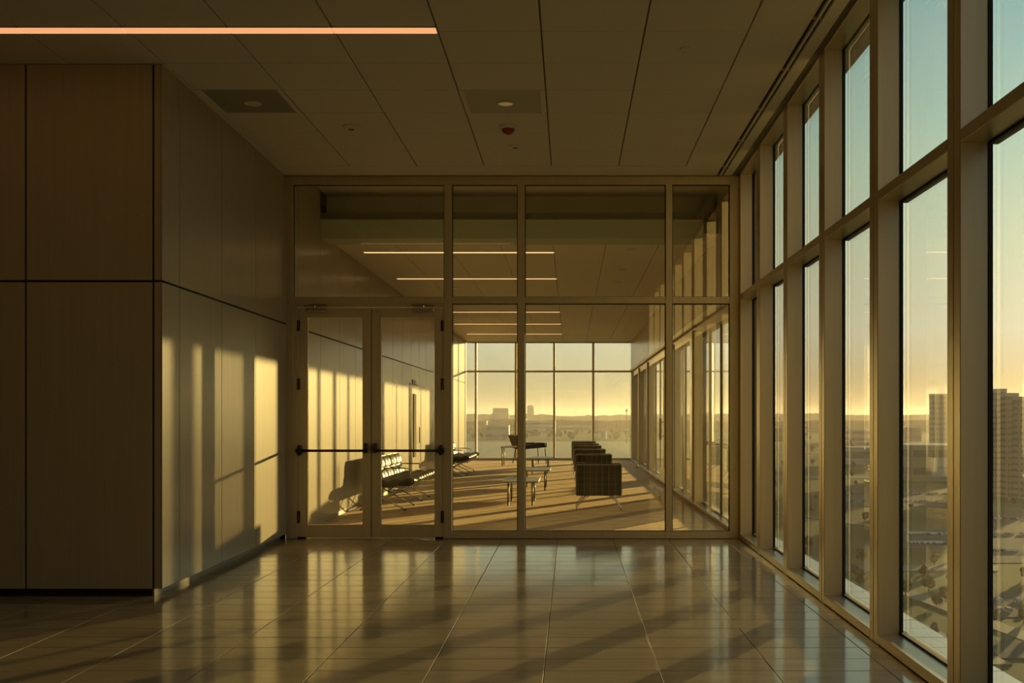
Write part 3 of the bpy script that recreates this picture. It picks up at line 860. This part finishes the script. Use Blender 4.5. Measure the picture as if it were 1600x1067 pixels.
# ================================================================ furniture
def tufted(w, d, t, nu, nv, upright=False, res=20):
    """a quilted pad: w along y, d along x (or up, leaning back, when upright), rolls nu by nv, thickness t"""
    mb = MB()
    n = res
    vs, fs = [], []
    for side in (1, 0):
        for i in range(n + 1):
            for j in range(n + 1):
                a, c = i / n, j / n
                s_ = abs(math.sin(math.pi * nu * a)) ** 0.5 * abs(math.sin(math.pi * nv * c)) ** 0.5
                ed = min(1.0, 7 * min(a, 1 - a, c, 1 - c)) ** 0.5
                h = t * (0.5 + 0.5 * (0.30 * ed + 0.70 * s_)) if side else t * 0.5 * (1 - 0.9 * ed)
                if upright:
                    vs.append((h - 0.26 * a * d, c * w, a * d))
                else:
                    vs.append((a * d, c * w, h + 0.07 * a * d))
    N = (n + 1) * (n + 1)
    for i in range(n):
        for j in range(n):
            q = (i * (n + 1) + j, (i + 1) * (n + 1) + j, (i + 1) * (n + 1) + j + 1, i * (n + 1) + j + 1)
            fs.append(q); fs.append(tuple(N + k for k in reversed(q)))
    mb.add(vs, fs)
    rim = [i * (n + 1) for i in range(n + 1)] + [n * (n + 1) + j for j in range(1, n + 1)] + [i * (n + 1) + n for i in range(n - 1, -1, -1)] + [j for j in range(n - 1, 0, -1)]
    for a, c in zip(rim, rim[1:] + rim[:1]):
        mb.f.append((a, c, c + N, a + N))
    return mb

def make_bench(name, n_seats, pitch):
    """tandem seating along +y, facing +x, origin on the floor at the rear near corner"""
    root = empty(name)
    L = n_seats * pitch
    for x in (0.26, 0.50):
        MB().box(x - 0.02, x + 0.02, 0.02, L - 0.02, 0.285, 0.325).build('beam', M['black'], root, bev=0.004, seg=1)
    seat = back = None
    for k in range(n_seats):
        y0 = k * pitch + 0.012
        if seat is None:
            seat = tufted(pitch - 0.024, 0.66, 0.145, 3, 2).build('seat_cushion', M['leather'], root, smooth=True)
            back = tufted(pitch - 0.024, 0.40, 0.135, 2, 2, True).build('back_cushion', M['leather'], root, smooth=True)
        else:
            seat = seat.copy(); COL.objects.link(seat)
            back = back.copy(); COL.objects.link(back)
        seat.location = (0.24, y0, 0.325)
        back.location = (0.20, y0, 0.40)
    for k in (2, n_seats):
        y0 = min(max(k * pitch, -0.006), L + 0.006)
        MB().tube([(0.06, y0, 0.36), (0.03, y0, 0.58), (0.06, y0, 0.60), (0.62, y0, 0.59), (0.66, y0, 0.56), (0.66, y0, 0.34), (0.60, y0, 0.305), (0.22, y0, 0.305)], 0.008, 6).build('arm_frame', M['chrome'], root, smooth=True)
        MB().box(0.10, 0.58, y0 - 0.018, y0 + 0.018, 0.592, 0.606).build('arm_pad', M['black'], root, bev=0.004, seg=1)
    for k in range(n_seats + 1):
        y0 = min(max(k * pitch, 0.01), L - 0.01)
        MB().tube([(0.86, y0, 0.345), (0.55, y0, 0.315), (0.22, y0, 0.315), (0.17, y0, 0.42), (0.10, y0, 0.76)], 0.010, 6).build('seat_rail', M['chrome'], root, smooth=True)
    for k in range(4):
        y0 = 0.04 + (L - 0.08) * k / 3
        MB().tube([(0.20, y0, 0.30), (0.46, y0, 0.15), (0.74, y0, 0.018)], 0.012, 6).build('leg', M['chrome'], root, smooth=True)
        MB().tube([(0.60, y0, 0.30), (0.34, y0, 0.15), (0.06, y0, 0.018)], 0.012, 6).build('leg', M['chrome'], root, smooth=True)
        for x in (0.74, 0.06):
            MB().lathe([(0.020, 0.0), (0.020, 0.012), (0.012, 0.022)], (x, y0, 0), 10).build('foot', M['black'], root)
    return root

bench = make_bench('tandem_bench', 5, 0.61)
bench.location = (-3.28, 17.55, 0)
tag(bench, 'black leather and chrome tandem bench nearest the glass doors', 'bench', 'tandem benches along the lounge wall')
bench2 = copy_tree(bench)
bench2.location = (-3.30, 27.35, 0)
tag(bench2, 'black leather and chrome tandem bench near the end window', 'bench', 'tandem benches along the lounge wall')

def make_table(name, w, d, h, top, inset=0.105, rt=0.017, caster=True):
    root = empty(name)
    t = MB().box(-w / 2, w / 2, 0, d, h - 0.028, h).build('table_top', M[top], root, bev=0.008)
    for sx in (-1, 1):
        for y0 in (0.10, d - 0.10):
            x0 = sx * (w / 2 - inset)
            lg = MB().tube([(x0, y0, 0.055 if caster else 0.0), (x0, y0, h - 0.028)], rt, 10).build('leg', M['steel'], root, smooth=True)
            if caster:
                MB().tube([(x0 - 0.014, y0 + 0.01, 0.030), (x0 + 0.014, y0 + 0.01, 0.030)], 0.030, 12).build('caster', M['steel'], lg)
    return root
t1 = make_table('coffee_table', 0.60, 1.22, 0.40, 'white_top')
t1.location = (-0.81, 18.45, 0)
tag(t1, 'white topped coffee table on chrome casters, nearest the partition', 'table', 'coffee tables down the lounge')
t2 = copy_tree(t1); t2.location = (-0.69, 22.25, 0)
tag(t2, 'white topped coffee table on chrome casters, middle of the three', 'table', 'coffee tables down the lounge')
t3 = copy_tree(t1); t3.location = (-0.76, 28.6, 0)
tag(t3, 'white topped coffee table on chrome casters, farthest of the three', 'table', 'coffee tables down the lounge')
sd_t = make_table('side_table', 0.58, 1.1, 0.56, 'oak_top', 0.05, 0.016, False)
sd_t.location = (-1.74, 33.2, 0)
tag(sd_t, 'tall slim wood topped side table before the end window', 'table')

def make_armchair():
    """boxy club chair: side faces -y, front faces -x; origin on the floor at the front near corner"""
    r = empty('armchair')
    D, Wd, z0, z1 = 0.70, 0.78, 0.235, 0.712
    MB().box(0.0, D, 0.0, 0.13, z0, z1).build('arm', M['plaid'], r, bev=0.018)
    MB().box(0.0, D, Wd - 0.13, Wd, z0, z1).build('arm', M['plaid'], r, bev=0.018)
    MB().box(D - 0.16, D, 0.13, Wd - 0.13, z0, z1 + 0.004).build('backrest', M['plaid'], r, bev=0.018)
    MB().box(0.015, D - 0.16, 0.13, Wd - 0.13, z0, z0 + 0.06).build('seat_base', M['plaid'], r, bev=0.008)
    MB().box(0.005, D - 0.16, 0.135, Wd - 0.135, z0 + 0.06, z0 + 0.20).build('seat_cushion', M['plaid'], r, bev=0.03, seg=3)
    pp = MB()
    for yy in (0.004, 0.126):
        for (a, c) in (((0.004, yy, z0 + 0.01), (0.004, yy, z1 - 0.006)), ((0.004, yy, z1 - 0.004), (D - 0.004, yy, z1 - 0.004)), ((D - 0.004, yy, z1 - 0.006), (D - 0.004, yy, z0 + 0.01))):
            pp.tube([a, c], 0.006, 6)
    pp.build('piping', M['oak_top'], r)
    for sx in (0, 1):
        for yy in (0.07, Wd - 0.07):
            pts = []
            for q in range(6):
                t = q / 5
                xx = 0.16 - 0.155 * math.sin(t * math.pi / 2)
                zz = z0 * (1 - t) ** 0.9
                pts.append((xx if sx == 0 else D - xx, yy, max(zz, 0.004)))
            pts = [(a, c, e) for a, c, e in pts]
            MB().tube(pts, 0.008, 8, 0.006).build('leg', M['chrome'], r, smooth=True)
            pts2 = [(p[0] + (0.045 if sx == 0 else -0.045) * (1 - q / 5), p[1], p[2]) for q, p in enumerate(pts)]
            MB().tube(pts2, 0.006, 8, 0.005).build('leg_brace', M['chrome'], r, smooth=True)
    return r
chairs = [(0.085, 17.42, 0), (0.10, 21.9, 0), (0.085, 25.3, 0), (0.075, 28.4, 0), (0.065, 30.5, 0), (0.04, 33.0, 0)]
ordn = ('nearest', 'second', 'third', 'fourth', 'fifth', 'farthest')
ac = make_armchair()
for k, (x, y, rz) in enumerate(chairs):
    c = ac if k == 0 else copy_tree(ac)
    c.location = (x, y, 0)
    tag(c, 'boxy dark plaid armchair on chrome legs, %s of the row of six' % ordn[k], 'armchair', 'row of plaid armchairs')

# lounge chair by the end window
lc = empty('lounge_chair', (-1.22, 35.0, 0))
MB().add([(-0.40, -0.36, 0.44), (-0.40, 0.36, 0.44), (0.42, 0.36, 0.50), (0.42, -0.36, 0.50), (-0.36, -0.33, 0.56), (-0.36, 0.33, 0.56), (0.42, 0.33, 0.64), (0.42, -0.33, 0.64)],
         [(0, 1, 2, 3), (4, 7, 6, 5), (0, 3, 7, 4), (1, 5, 6, 2), (3, 2, 6, 7), (0, 4, 5, 1)]).build('seat', M['fabric'], lc, bev=0.03, seg=3)
MB().add([(-0.44, -0.36, 0.46), (-0.44, 0.36, 0.46), (-0.36, 0.36, 0.46), (-0.36, -0.36, 0.46), (-0.60, -0.38, 0.86), (-0.60, 0.38, 0.86), (-0.52, 0.38, 0.88), (-0.52, -0.38, 0.88)],
         [(0, 1, 2, 3), (4, 7, 6, 5), (0, 3, 7, 4), (1, 5, 6, 2), (3, 2, 6, 7), (0, 4, 5, 1)]).build('backrest', M['fabric'], lc, bev=0.02, seg=3)
for x, y0, xt in ((0.40, -0.30, 0.36), (0.40, 0.30, 0.36), (-0.46, -0.30, -0.36), (-0.46, 0.30, -0.36)):
    MB().tube([(xt, y0, 0.47), (x, y0, 0.0)], 0.013, 8).build('leg', M['black'], lc)
for s in (-1, 1):
    MB().tube([(-0.48, s * 0.40, 0.62), (0.30, s * 0.40, 0.62), (0.36, s * 0.38, 0.5)], 0.014, 8).build('armrest', M['black'], lc)
for ch in lc.children:      # built around the chair's own origin
    ch.matrix_basis = Matrix.Identity(4)
lc.rotation_euler = (0, 0, R(24))
tag(lc, 'dark reclined lounge chair on thin legs by the end window', 'chair')
ds = MB().lathe([(0.05, 0.0), (0.05, 0.02), (0.03, 0.03), (0.03, 0.09), (0.0, 0.10)], (1.86, 31.9, 0), 12).build('door_stop', M['steel'], smooth=True, origin=(1.86, 31.9, 0))
tag(ds, 'small metal floor door stop beside the lounge right wall', 'door stop')

# ================================================================ the city outside
GZ = -75.0
HG = CH - GZ
def gp(u, v):
    y = HG * F / (v - CV)
    return px(u, y), y
struct(MB().box(-9000, 16000, -3000, 30000, GZ - 2, GZ).build('ground', M['ground']), 'hazy city ground far below the windows')

def hill(y, top, seed, name, lab, amp=14.0):
    rnd = random.Random(seed)
    ph = [rnd.uniform(0, 6.28) for _ in range(8)]
    n = 260
    x0, x1 = -0.45 * y, 0.75 * y
    vs, fs = [], []
    for i in range(n + 1):
        x = x0 + (x1 - x0) * i / n
        t = x / y * 60
        hh = sum(math.sin(t * (0.35 + 0.9 * k) + ph[k]) / (k + 1.3) for k in range(6)) * 0.22 + rnd.uniform(-0.16, 0.16)
        z = top + amp * hh
        vs += [(x, y, GZ), (x, y, z), (x, y + 600, z - 3), (x, y + 600, GZ)]
    for i in range(n):
        a, c = i * 4, (i + 1) * 4
        for k in range(3):
            fs.append((a + k, c + k, c + k + 1, a + k + 1))
    o = MB().add(vs, fs).build(name, M['hill'])
    struct(o, lab)
hill(5600, -22.0, 3, 'near_ridge', 'nearer dark wooded rise across the city')
hill(9500, 12.0, 5, 'far_ridge', 'far wooded skyline on the horizon', 42.0)

# flat areas
def flat(name, u0, u1, v0, v1, m, lab, cat='ground', dz=0.25, skew=0.0):
    a = [gp(u0, v1), gp(u1, v1), gp(u1 + skew, v0), gp(u0 + skew, v0)]
    o = MB().prism(a, GZ - 0.5, GZ + dz).build(name, M[m])
    struct(o, lab)
flat('field', 660, 1010, 690, 735, 'field', 'wide pale field beyond the end window')
flat('lawn', 1390, 1560, 716, 742, 'grass', 'dark lawn right of centre below')
flat('parking_lot', 1405, 1520, 828, 858, 'asphalt', 'near parking lot below the right windows')
flat('parking_lot', 1300, 1500, 765, 792, 'asphalt', 'middle parking lot below the right windows')
flat('parking_lot', 1530, 1680, 798, 880, 'asphalt', 'parking lot at the right below the windows')
flat('parking_lot', 1520, 1680, 925, 965, 'asphalt', 'nearest parking lot at the right below the windows')
flat('road', 1180, 1560, 884, 893, 'concrete', 'pale road crossing below the right windows', dz=0.4)
flat('road', 1150, 1660, 744, 748, 'concrete', 'farther pale road crossing below the windows', dz=0.4)
flat('road', 1160, 1680, 706, 708.5, 'concrete', 'far pale road among the trees', dz=0.5)
flat('road', 1530, 1700, 1000, 1030, 'asphalt', 'wide road nearest below the right windows', dz=0.4)
for (ua, va), (ub, vb) in (((1400, 920), (1640, 1010)), ((1200, 800), (1480, 838)), ((1405, 968), (1560, 1040))):
    (xa, ya), (xb, yb) = gp(ua, va), gp(ub, vb)
    d = Vector((xb - xa, yb - ya)).normalized(); nrm = Vector((-d.y, d.x)) * 4.5
    struct(MB().prism([(xa - nrm.x, ya - nrm.y), (xb - nrm.x, yb - nrm.y), (xb + nrm.x, yb + nrm.y), (xa + nrm.x, ya + nrm.y)], GZ - 0.5, GZ + 0.5).build('road', M['concrete']),
           'slanting pale access road below the right windows')

def building(u0, u1, vt, vb, depth, m, floors, lab, cols=0, roof='roof', cat='building'):
    x0, y0 = gp(u0, vb)
    x1 = px(u1, y0)
    zt = pz(vt, y0)
    o = empty('building', ((x0 + x1) / 2, y0, GZ))
    tag(o, lab, cat)
    MB().box(x0, x1, y0, y0 + depth, GZ, zt).build('wall', M[m], o)
    ov = (x1 - x0) * 0.012
    MB().box(x0 - ov, x1 + ov, y0 - ov, y0 + depth + ov, zt, zt + (zt - GZ) * 0.025 + 0.4).build('roof', M[roof], o)
    fh = (zt - GZ) / max(floors, 1)
    for k in range(floors):
        za = GZ + fh * (k + 0.38)
        zb = GZ + fh * (k + 0.78)
        if cols:
            bw = MB()
            w = (x1 - x0) / cols
            for c in range(cols):
                bw.box(x0 + w * (c + 0.22), x0 + w * (c + 0.78), y0 - 0.25, y0 + 0.2, za, zb)
            bw.build('window_row', M['b_glass'], o)
        else:
            MB().box(x0 + (x1 - x0) * 0.03, x1 - (x1 - x0) * 0.03, y0 - 0.25, y0 + 0.2, za, zb).build('window_band', M['b_glass'], o)
        # the side that faces the hall windows
        MB().box(x0 - 0.25, x0 + 0.2, y0 + depth * 0.05, y0 + depth * 0.95, za, zb).build('window_band', M['b_glass'], o)
    return o, x0, x1, y0, zt
# seen through the lounge end window
o, x0, x1, y0, zt = building(768, 795, 646, 668, 60, 'b_grey', 5, 'stepped grey block on the skyline left of the round topped tower', 6)
MB().box(x0 + 8, x1 - 4, y0 + 5, y0 + 50, zt, pz(637.5, y0)).build('penthouse', M['b_grey'], o)
o, x0, x1, y0, zt = building(823.5, 834, 636, 664, 45, 'b_grey', 9, 'slim tower with a stepped crown standing alone on the skyline', 3)
MB().box(x0 + 6, x1 - 6, y0 + 5, y0 + 40, zt, pz(633.2, y0)).build('crown', M['b_grey'], o)
building(728, 760, 658, 676, 90, 'b_grey', 2, 'low grey hall at the left of the end window', 0)
building(764, 822, 654.5, 673, 80, 'b_white', 2, 'long white office block below the stepped grey block', 0)
building(758, 795, 665, 687, 60, 'b_white', 2, 'pale warehouse with a light front at left of the field', 0)
building(820, 868, 659, 678, 100, 'b_white', 3, 'white banded office building at mid view', 0)
building(800, 848, 648.5, 660, 60, 'b_grey', 2, 'low dark building under the slim tower', 0)
building(872, 924, 665, 676, 80, 'b_white', 1, 'long low white shed right of mid view', 0)
building(886, 922, 655.5, 664, 60, 'b_beige', 1, 'far beige slab along the skyline', 0)
rb = random.Random(5)
for k in range(15):
    ub = 733 + k * 17.2 + rb.uniform(-4, 4)
    vb = rb.uniform(664, 676)
    building(ub, ub + rb.uniform(7, 17), vb - rb.uniform(3.5, 8), vb, 60, rb.choice(('b_white', 'b_grey', 'b_beige', 'b_grey')), 1,
             'small low block on the skyline of the end window, %s from left' % ('first second third fourth fifth sixth seventh eighth ninth tenth eleventh twelfth thirteenth fourteenth fifteenth'.split()[k]))
tk = MB()
xx, yy_ = gp(943, 686)
tk.lathe([(10, 0), (10, 26), (9, 29), (0.5, 31)], (xx, yy_, GZ), 20)
tag(tk.build('tank', M['tank'], origin=(xx, yy_, GZ)), 'pale blue storage tank at the edge of the field', 'tank')
xx, yy_ = gp(979, 692)
pl = empty('mast', (xx, yy_, GZ)); tag(pl, 'tall dark mast at the right of the end window view', 'mast')
MB().tube([(xx, yy_, GZ), (xx, yy_, pz(638, yy_))], 2.0, 8, 1.0).build('pole', M['b_grey'], pl)
MB().box(xx - 3, xx + 3, yy_ - 1, yy_ + 1, pz(643, yy_), pz(640, yy_)).build('antenna', M['b_grey'], pl)
for k, u in enumerate((898, 900.5, 911, 915)):
    xx, yy_ = gp(u, 668)
    pl = empty('mast', (xx, yy_, GZ)); tag(pl, 'hair thin far mast on the skyline, %s from left of a cluster of four' % ('first', 'second', 'third', 'fourth')[k], 'mast', 'thin masts on the skyline')
    MB().tube([(xx, yy_, GZ), (xx, yy_, pz((637, 642, 640, 643)[k], yy_))], 1.4, 6, 0.8).build('pole', M['b_grey'], pl)
    MB().box(xx - 2.5, xx + 2.5, yy_ - 1, yy_ + 1, GZ, GZ + 6).build('mast_base', M['concrete'], pl)
# seen through the hall windows
o, x0, x1, y0, zt = building(1545, 1573, 612, 776, 60, 'b_beige', 18, 'tall beige apartment tower at the right edge, left slab', 6)
building(1574, 1592, 618.5, 778, 50, 'b_beige', 17, 'tall beige apartment tower at the right edge, middle slab', 4)
building(1593, 1660, 624, 780, 60, 'b_beige', 16, 'tall beige apartment tower at the right edge, right slab', 10)
building(1456, 1500, 618, 716, 15, 'b_beige', 12, 'beige mid rise block behind the near mullion', 8)
o, x0, x1, y0, zt = building(1424, 1520, 697, 752, 80, 'b_beige', 2, 'low beige store with a pale roof and dark lettering')
# lettering on the store front, half hidden by the mullion
fc = bpy.data.curves.new('sign_lettering', 'FONT')
fc.body = 'carvana'
fc.size = 3.6
fc.extrude = 0.15
fc.space_character = 1.25
fo = bpy.data.objects.new('sign_lettering', fc)
fo.data.materials.append(M['sign'])
COL.objects.link(fo)
bpy.context.view_layer.update()
tm = bpy.data.meshes.new_from_object(fo.evaluated_get(bpy.context.evaluated_depsgraph_get()))
bpy.data.objects.remove(fo)
fo = bpy.data.objects.new('sign_lettering', tm)
COL.objects.link(fo)
fo.parent = o
fo.location = Vector((px(1461.8, y0), y0 - 1.2, pz(732.0, y0))) - o.location
fo.rotation_euler = (R(90), 0, 0)
MB().box(px(1455, y0), px(1512, y0), y0 - 0.8, y0 + 0.5, pz(745, y0), pz(716, y0)).build('sign_board', M['b_white'], o)
building(1400, 1440, 668, 690, 120, 'b_grey', 2, 'dark low block among the far trees')
building(1330, 1372, 672, 692, 120, 'b_white', 2, 'pale low block among the far trees')
building(1236, 1262, 664, 684, 120, 'b_white', 2, 'small pale block seen in the third window from the partition')
building(1200, 1226, 668, 690, 90, 'b_grey', 2, 'small dark block seen in the second window from the partition')
building(1330, 1378, 700, 726, 70, 'b_white', 1, 'white shed beside the far road')

# trees: three kinds, copied one by one
def tree_mesh(kind):
    rnd = random.Random(40 + kind)
    mb = MB()
    r0 = (4.6, 3.8, 5.4)[kind]
    for q in range(7):
        a = rnd.uniform(0, 6.28); rr = rnd.uniform(0, r0 * 0.55)
        c = Vector((math.cos(a) * rr, math.sin(a) * rr, rnd.uniform(4.5, 9.0)))
        s = rnd.uniform(0.45, 0.7) * r0
        bm = bmesh.new()
        bmesh.ops.create_icosphere(bm, subdivisions=2, radius=s)
        vs = [tuple(v.co * rnd.uniform(0.85, 1.15) + c) for v in bm.verts]
        fs = [tuple(v.index for v in f.verts) for f in bm.faces]
        bm.free()
        mb.add(vs, fs)
    return mb
kinds = []
for kd in range(3):
    t = empty('tree', (0, 0, GZ))
    cr = tree_mesh(kd).build('crown', M['leaf_a' if kd != 1 else 'leaf_b'])
    cr.parent = t
    tr = MB().tube([(0, 0, -0.5), (0.2, 0, 3.0), (0, 0.1, 6.0)], 0.45, 6, 0.25).build('trunk', M['trunk'])
    tr.parent = t
    kinds.append(t)
kl = ('dark broad tree in the city below the windows', 'olive slim tree in the city below the windows', 'dark large tree in the city below the windows')
ONES = ['', 'first', 'second', 'third', 'fourth', 'fifth', 'sixth', 'seventh', 'eighth', 'ninth', 'tenth', 'eleventh', 'twelfth', 'thirteenth',
        'fourteenth', 'fifteenth', 'sixteenth', 'seventeenth', 'eighteenth', 'nineteenth']
TENS = {2: 'twent', 3: 'thirt', 4: 'fort', 5: 'fift', 6: 'sixt', 7: 'sevent', 8: 'eight', 9: 'ninet'}
def ordinal(n):
    if n < 20: return ONES[n]
    if n % 10 == 0: return TENS[n // 10] + 'ieth'
    return TENS[n // 10] + 'y ' + ONES[n % 10]
rnd = random.Random(12)
def blocked(u, v):
    for u0, u1, v0, v1 in ((1405, 1520, 826, 860), (1300, 1500, 763, 794), (1530, 1680, 796, 882), (1520, 1680, 922, 967), (1180, 1560, 882, 895), (1530, 1700, 998, 1032), (1420, 1530, 735, 756), (1540, 1670, 760, 782)):
        if u0 <= u <= u1 and v0 <= v <= v1: return True
    return False
areas = []
sp = []
for k in range(120):                              # below the hall windows
    v = 738 + 290 * rnd.random() ** 1.9
    u = rnd.uniform(1190, 1640)
    if v > 880 and u < 1330: continue
    sp.append((u, v))
areas.append(('in the city below the hall windows', 'trees below the hall windows', sp, 0.55))
areas.append(('in the belt beyond the pale field', 'tree belt beyond the field', [(rnd.uniform(725, 1000), rnd.uniform(676, 688)) for k in range(80)], 1.7))
areas.append(('among the far trees beyond the hall windows', 'far trees beyond the hall windows', [(rnd.uniform(1190, 1640), rnd.uniform(686, 735)) for k in range(80)], 1.1))
used = [0, 0, 0]
KW = ('dark broad', 'olive slim', 'dark large')
for place, grp, sp, base in areas:
    sp = sorted(p for p in sp if not blocked(*p))
    for k, (u, v) in enumerate(sp):
        kd = rnd.choice((0, 1, 2))
        x, y = gp(u, v)
        t = kinds[kd] if not used[kd] else copy_tree(kinds[kd])
        used[kd] += 1
        t.location = (x, y, GZ)
        s = rnd.uniform(0.8, 1.3) * base
        t.scale = (s * rnd.uniform(1, 1.25), s, s)
        t.rotation_euler = (0, 0, rnd.uniform(0, 6.28))
        tag(t, '%s tree %s, %s from left' % (KW[kd], place, ordinal(k + 1)), 'tree', grp)

# cars: body with glass, copied one by one
def car(mname, lab, group):
    o = empty('car', (0, 0, GZ))
    prof = [(-2.2, 0.3), (2.2, 0.3), (2.25, 0.75), (1.3, 0.95), (0.6, 1.42), (-1.1, 1.42), (-1.9, 0.95), (-2.25, 0.85)]
    n = len(prof)
    vs = [(x, -0.9, z) for x, z in prof] + [(x, 0.9, z) for x, z in prof]
    fs = [tuple(range(n)), tuple(range(2 * n - 1, n - 1, -1))] + [(i, n + i, n + (i + 1) % n, (i + 1) % n) for i in range(n)]
    bo = MB().add(vs, fs).build('body', M[mname]); bo.parent = o
    wi = MB().box(-1.5, 1.0, -0.93, 0.93, 0.97, 1.28).build('windows', M['b_glass']); wi.parent = o
    wh = MB()
    for x in (-1.35, 1.35):
        for yy in (-0.85, 0.85):
            wh.tube([(x, yy - 0.1, 0.33), (x, yy + 0.1, 0.33)], 0.33, 10)
    w = wh.build('wheels', M['gasket']); w.parent = o
    tag(o, lab, 'car', group)
    return o
cars = [car('car_a', 'white car parked in a lot below the windows', 'white cars below'), car('car_b', 'dark car parked in a lot below the windows', 'dark cars below'),
        car('car_c', 'silver car parked in a lot below the windows', 'silver cars below')]
cu = [0, 0, 0]
rows = [(1418, 1500, 836, 26, 'rear row of the store lot'), (1418, 1500, 850, 26, 'front row of the store lot'),
        (1310, 1490, 772, 30, 'rear row of the middle lot'), (1310, 1490, 784, 30, 'front row of the middle lot'),
        (1545, 1640, 812, 14, 'rear row of the right lot'), (1545, 1640, 836, 12, 'middle row of the right lot'),
        (1545, 1640, 862, 12, 'front row of the right lot'), (1540, 1640, 940, 7, 'rear row of the nearest lot'), (1540, 1640, 955, 7, 'front row of the nearest lot')]
CWD = ('white', 'dark', 'silver')
for u0, u1, v, n, place in rows:
    num = 0
    for k in range(n):
        if rnd.random() < 0.22: continue
        num += 1
        x, y = gp(u0 + (u1 - u0) * (k + 0.5) / n, v)
        q = rnd.choice((0, 1, 2, 0))
        c = cars[q] if not cu[q] else copy_tree(cars[q])
        cu[q] += 1
        c.location = (x, y, GZ + 0.25)
        c.rotation_euler = (0, 0, R(90) + rnd.uniform(-0.05, 0.05))
        tag(c, '%s parked car, %s from left in the %s' % (CWD[q], ordinal(num), place), 'car', 'cars parked in the lots below')

# evening haze over the city
hz = MB().box(-9500, 16500, 72, 31000, GZ + 0.8, 160).build('haze', M['ground'])
hm = bpy.data.materials.new('evening_haze')
hm.use_nodes = True
hn, hlk = hm.node_tree.nodes, hm.node_tree.links
hn.clear()
ho = hn.new('ShaderNodeOutputMaterial')
hv = hn.new('ShaderNodeVolumeScatter')
hv.inputs['Color'].default_value = (0.48, 0.42, 0.39, 1)
hv.inputs['Density'].default_value = HAZE_DENSITY
hv.inputs['Anisotropy'].default_value = 0.45
hlk.new(hv.outputs[0], ho.inputs['Volume'])
hz.data.materials.clear()
hz.data.materials.append(hm)
tag(hz, 'golden evening haze lying over the whole city', 'haze', kind='stuff')
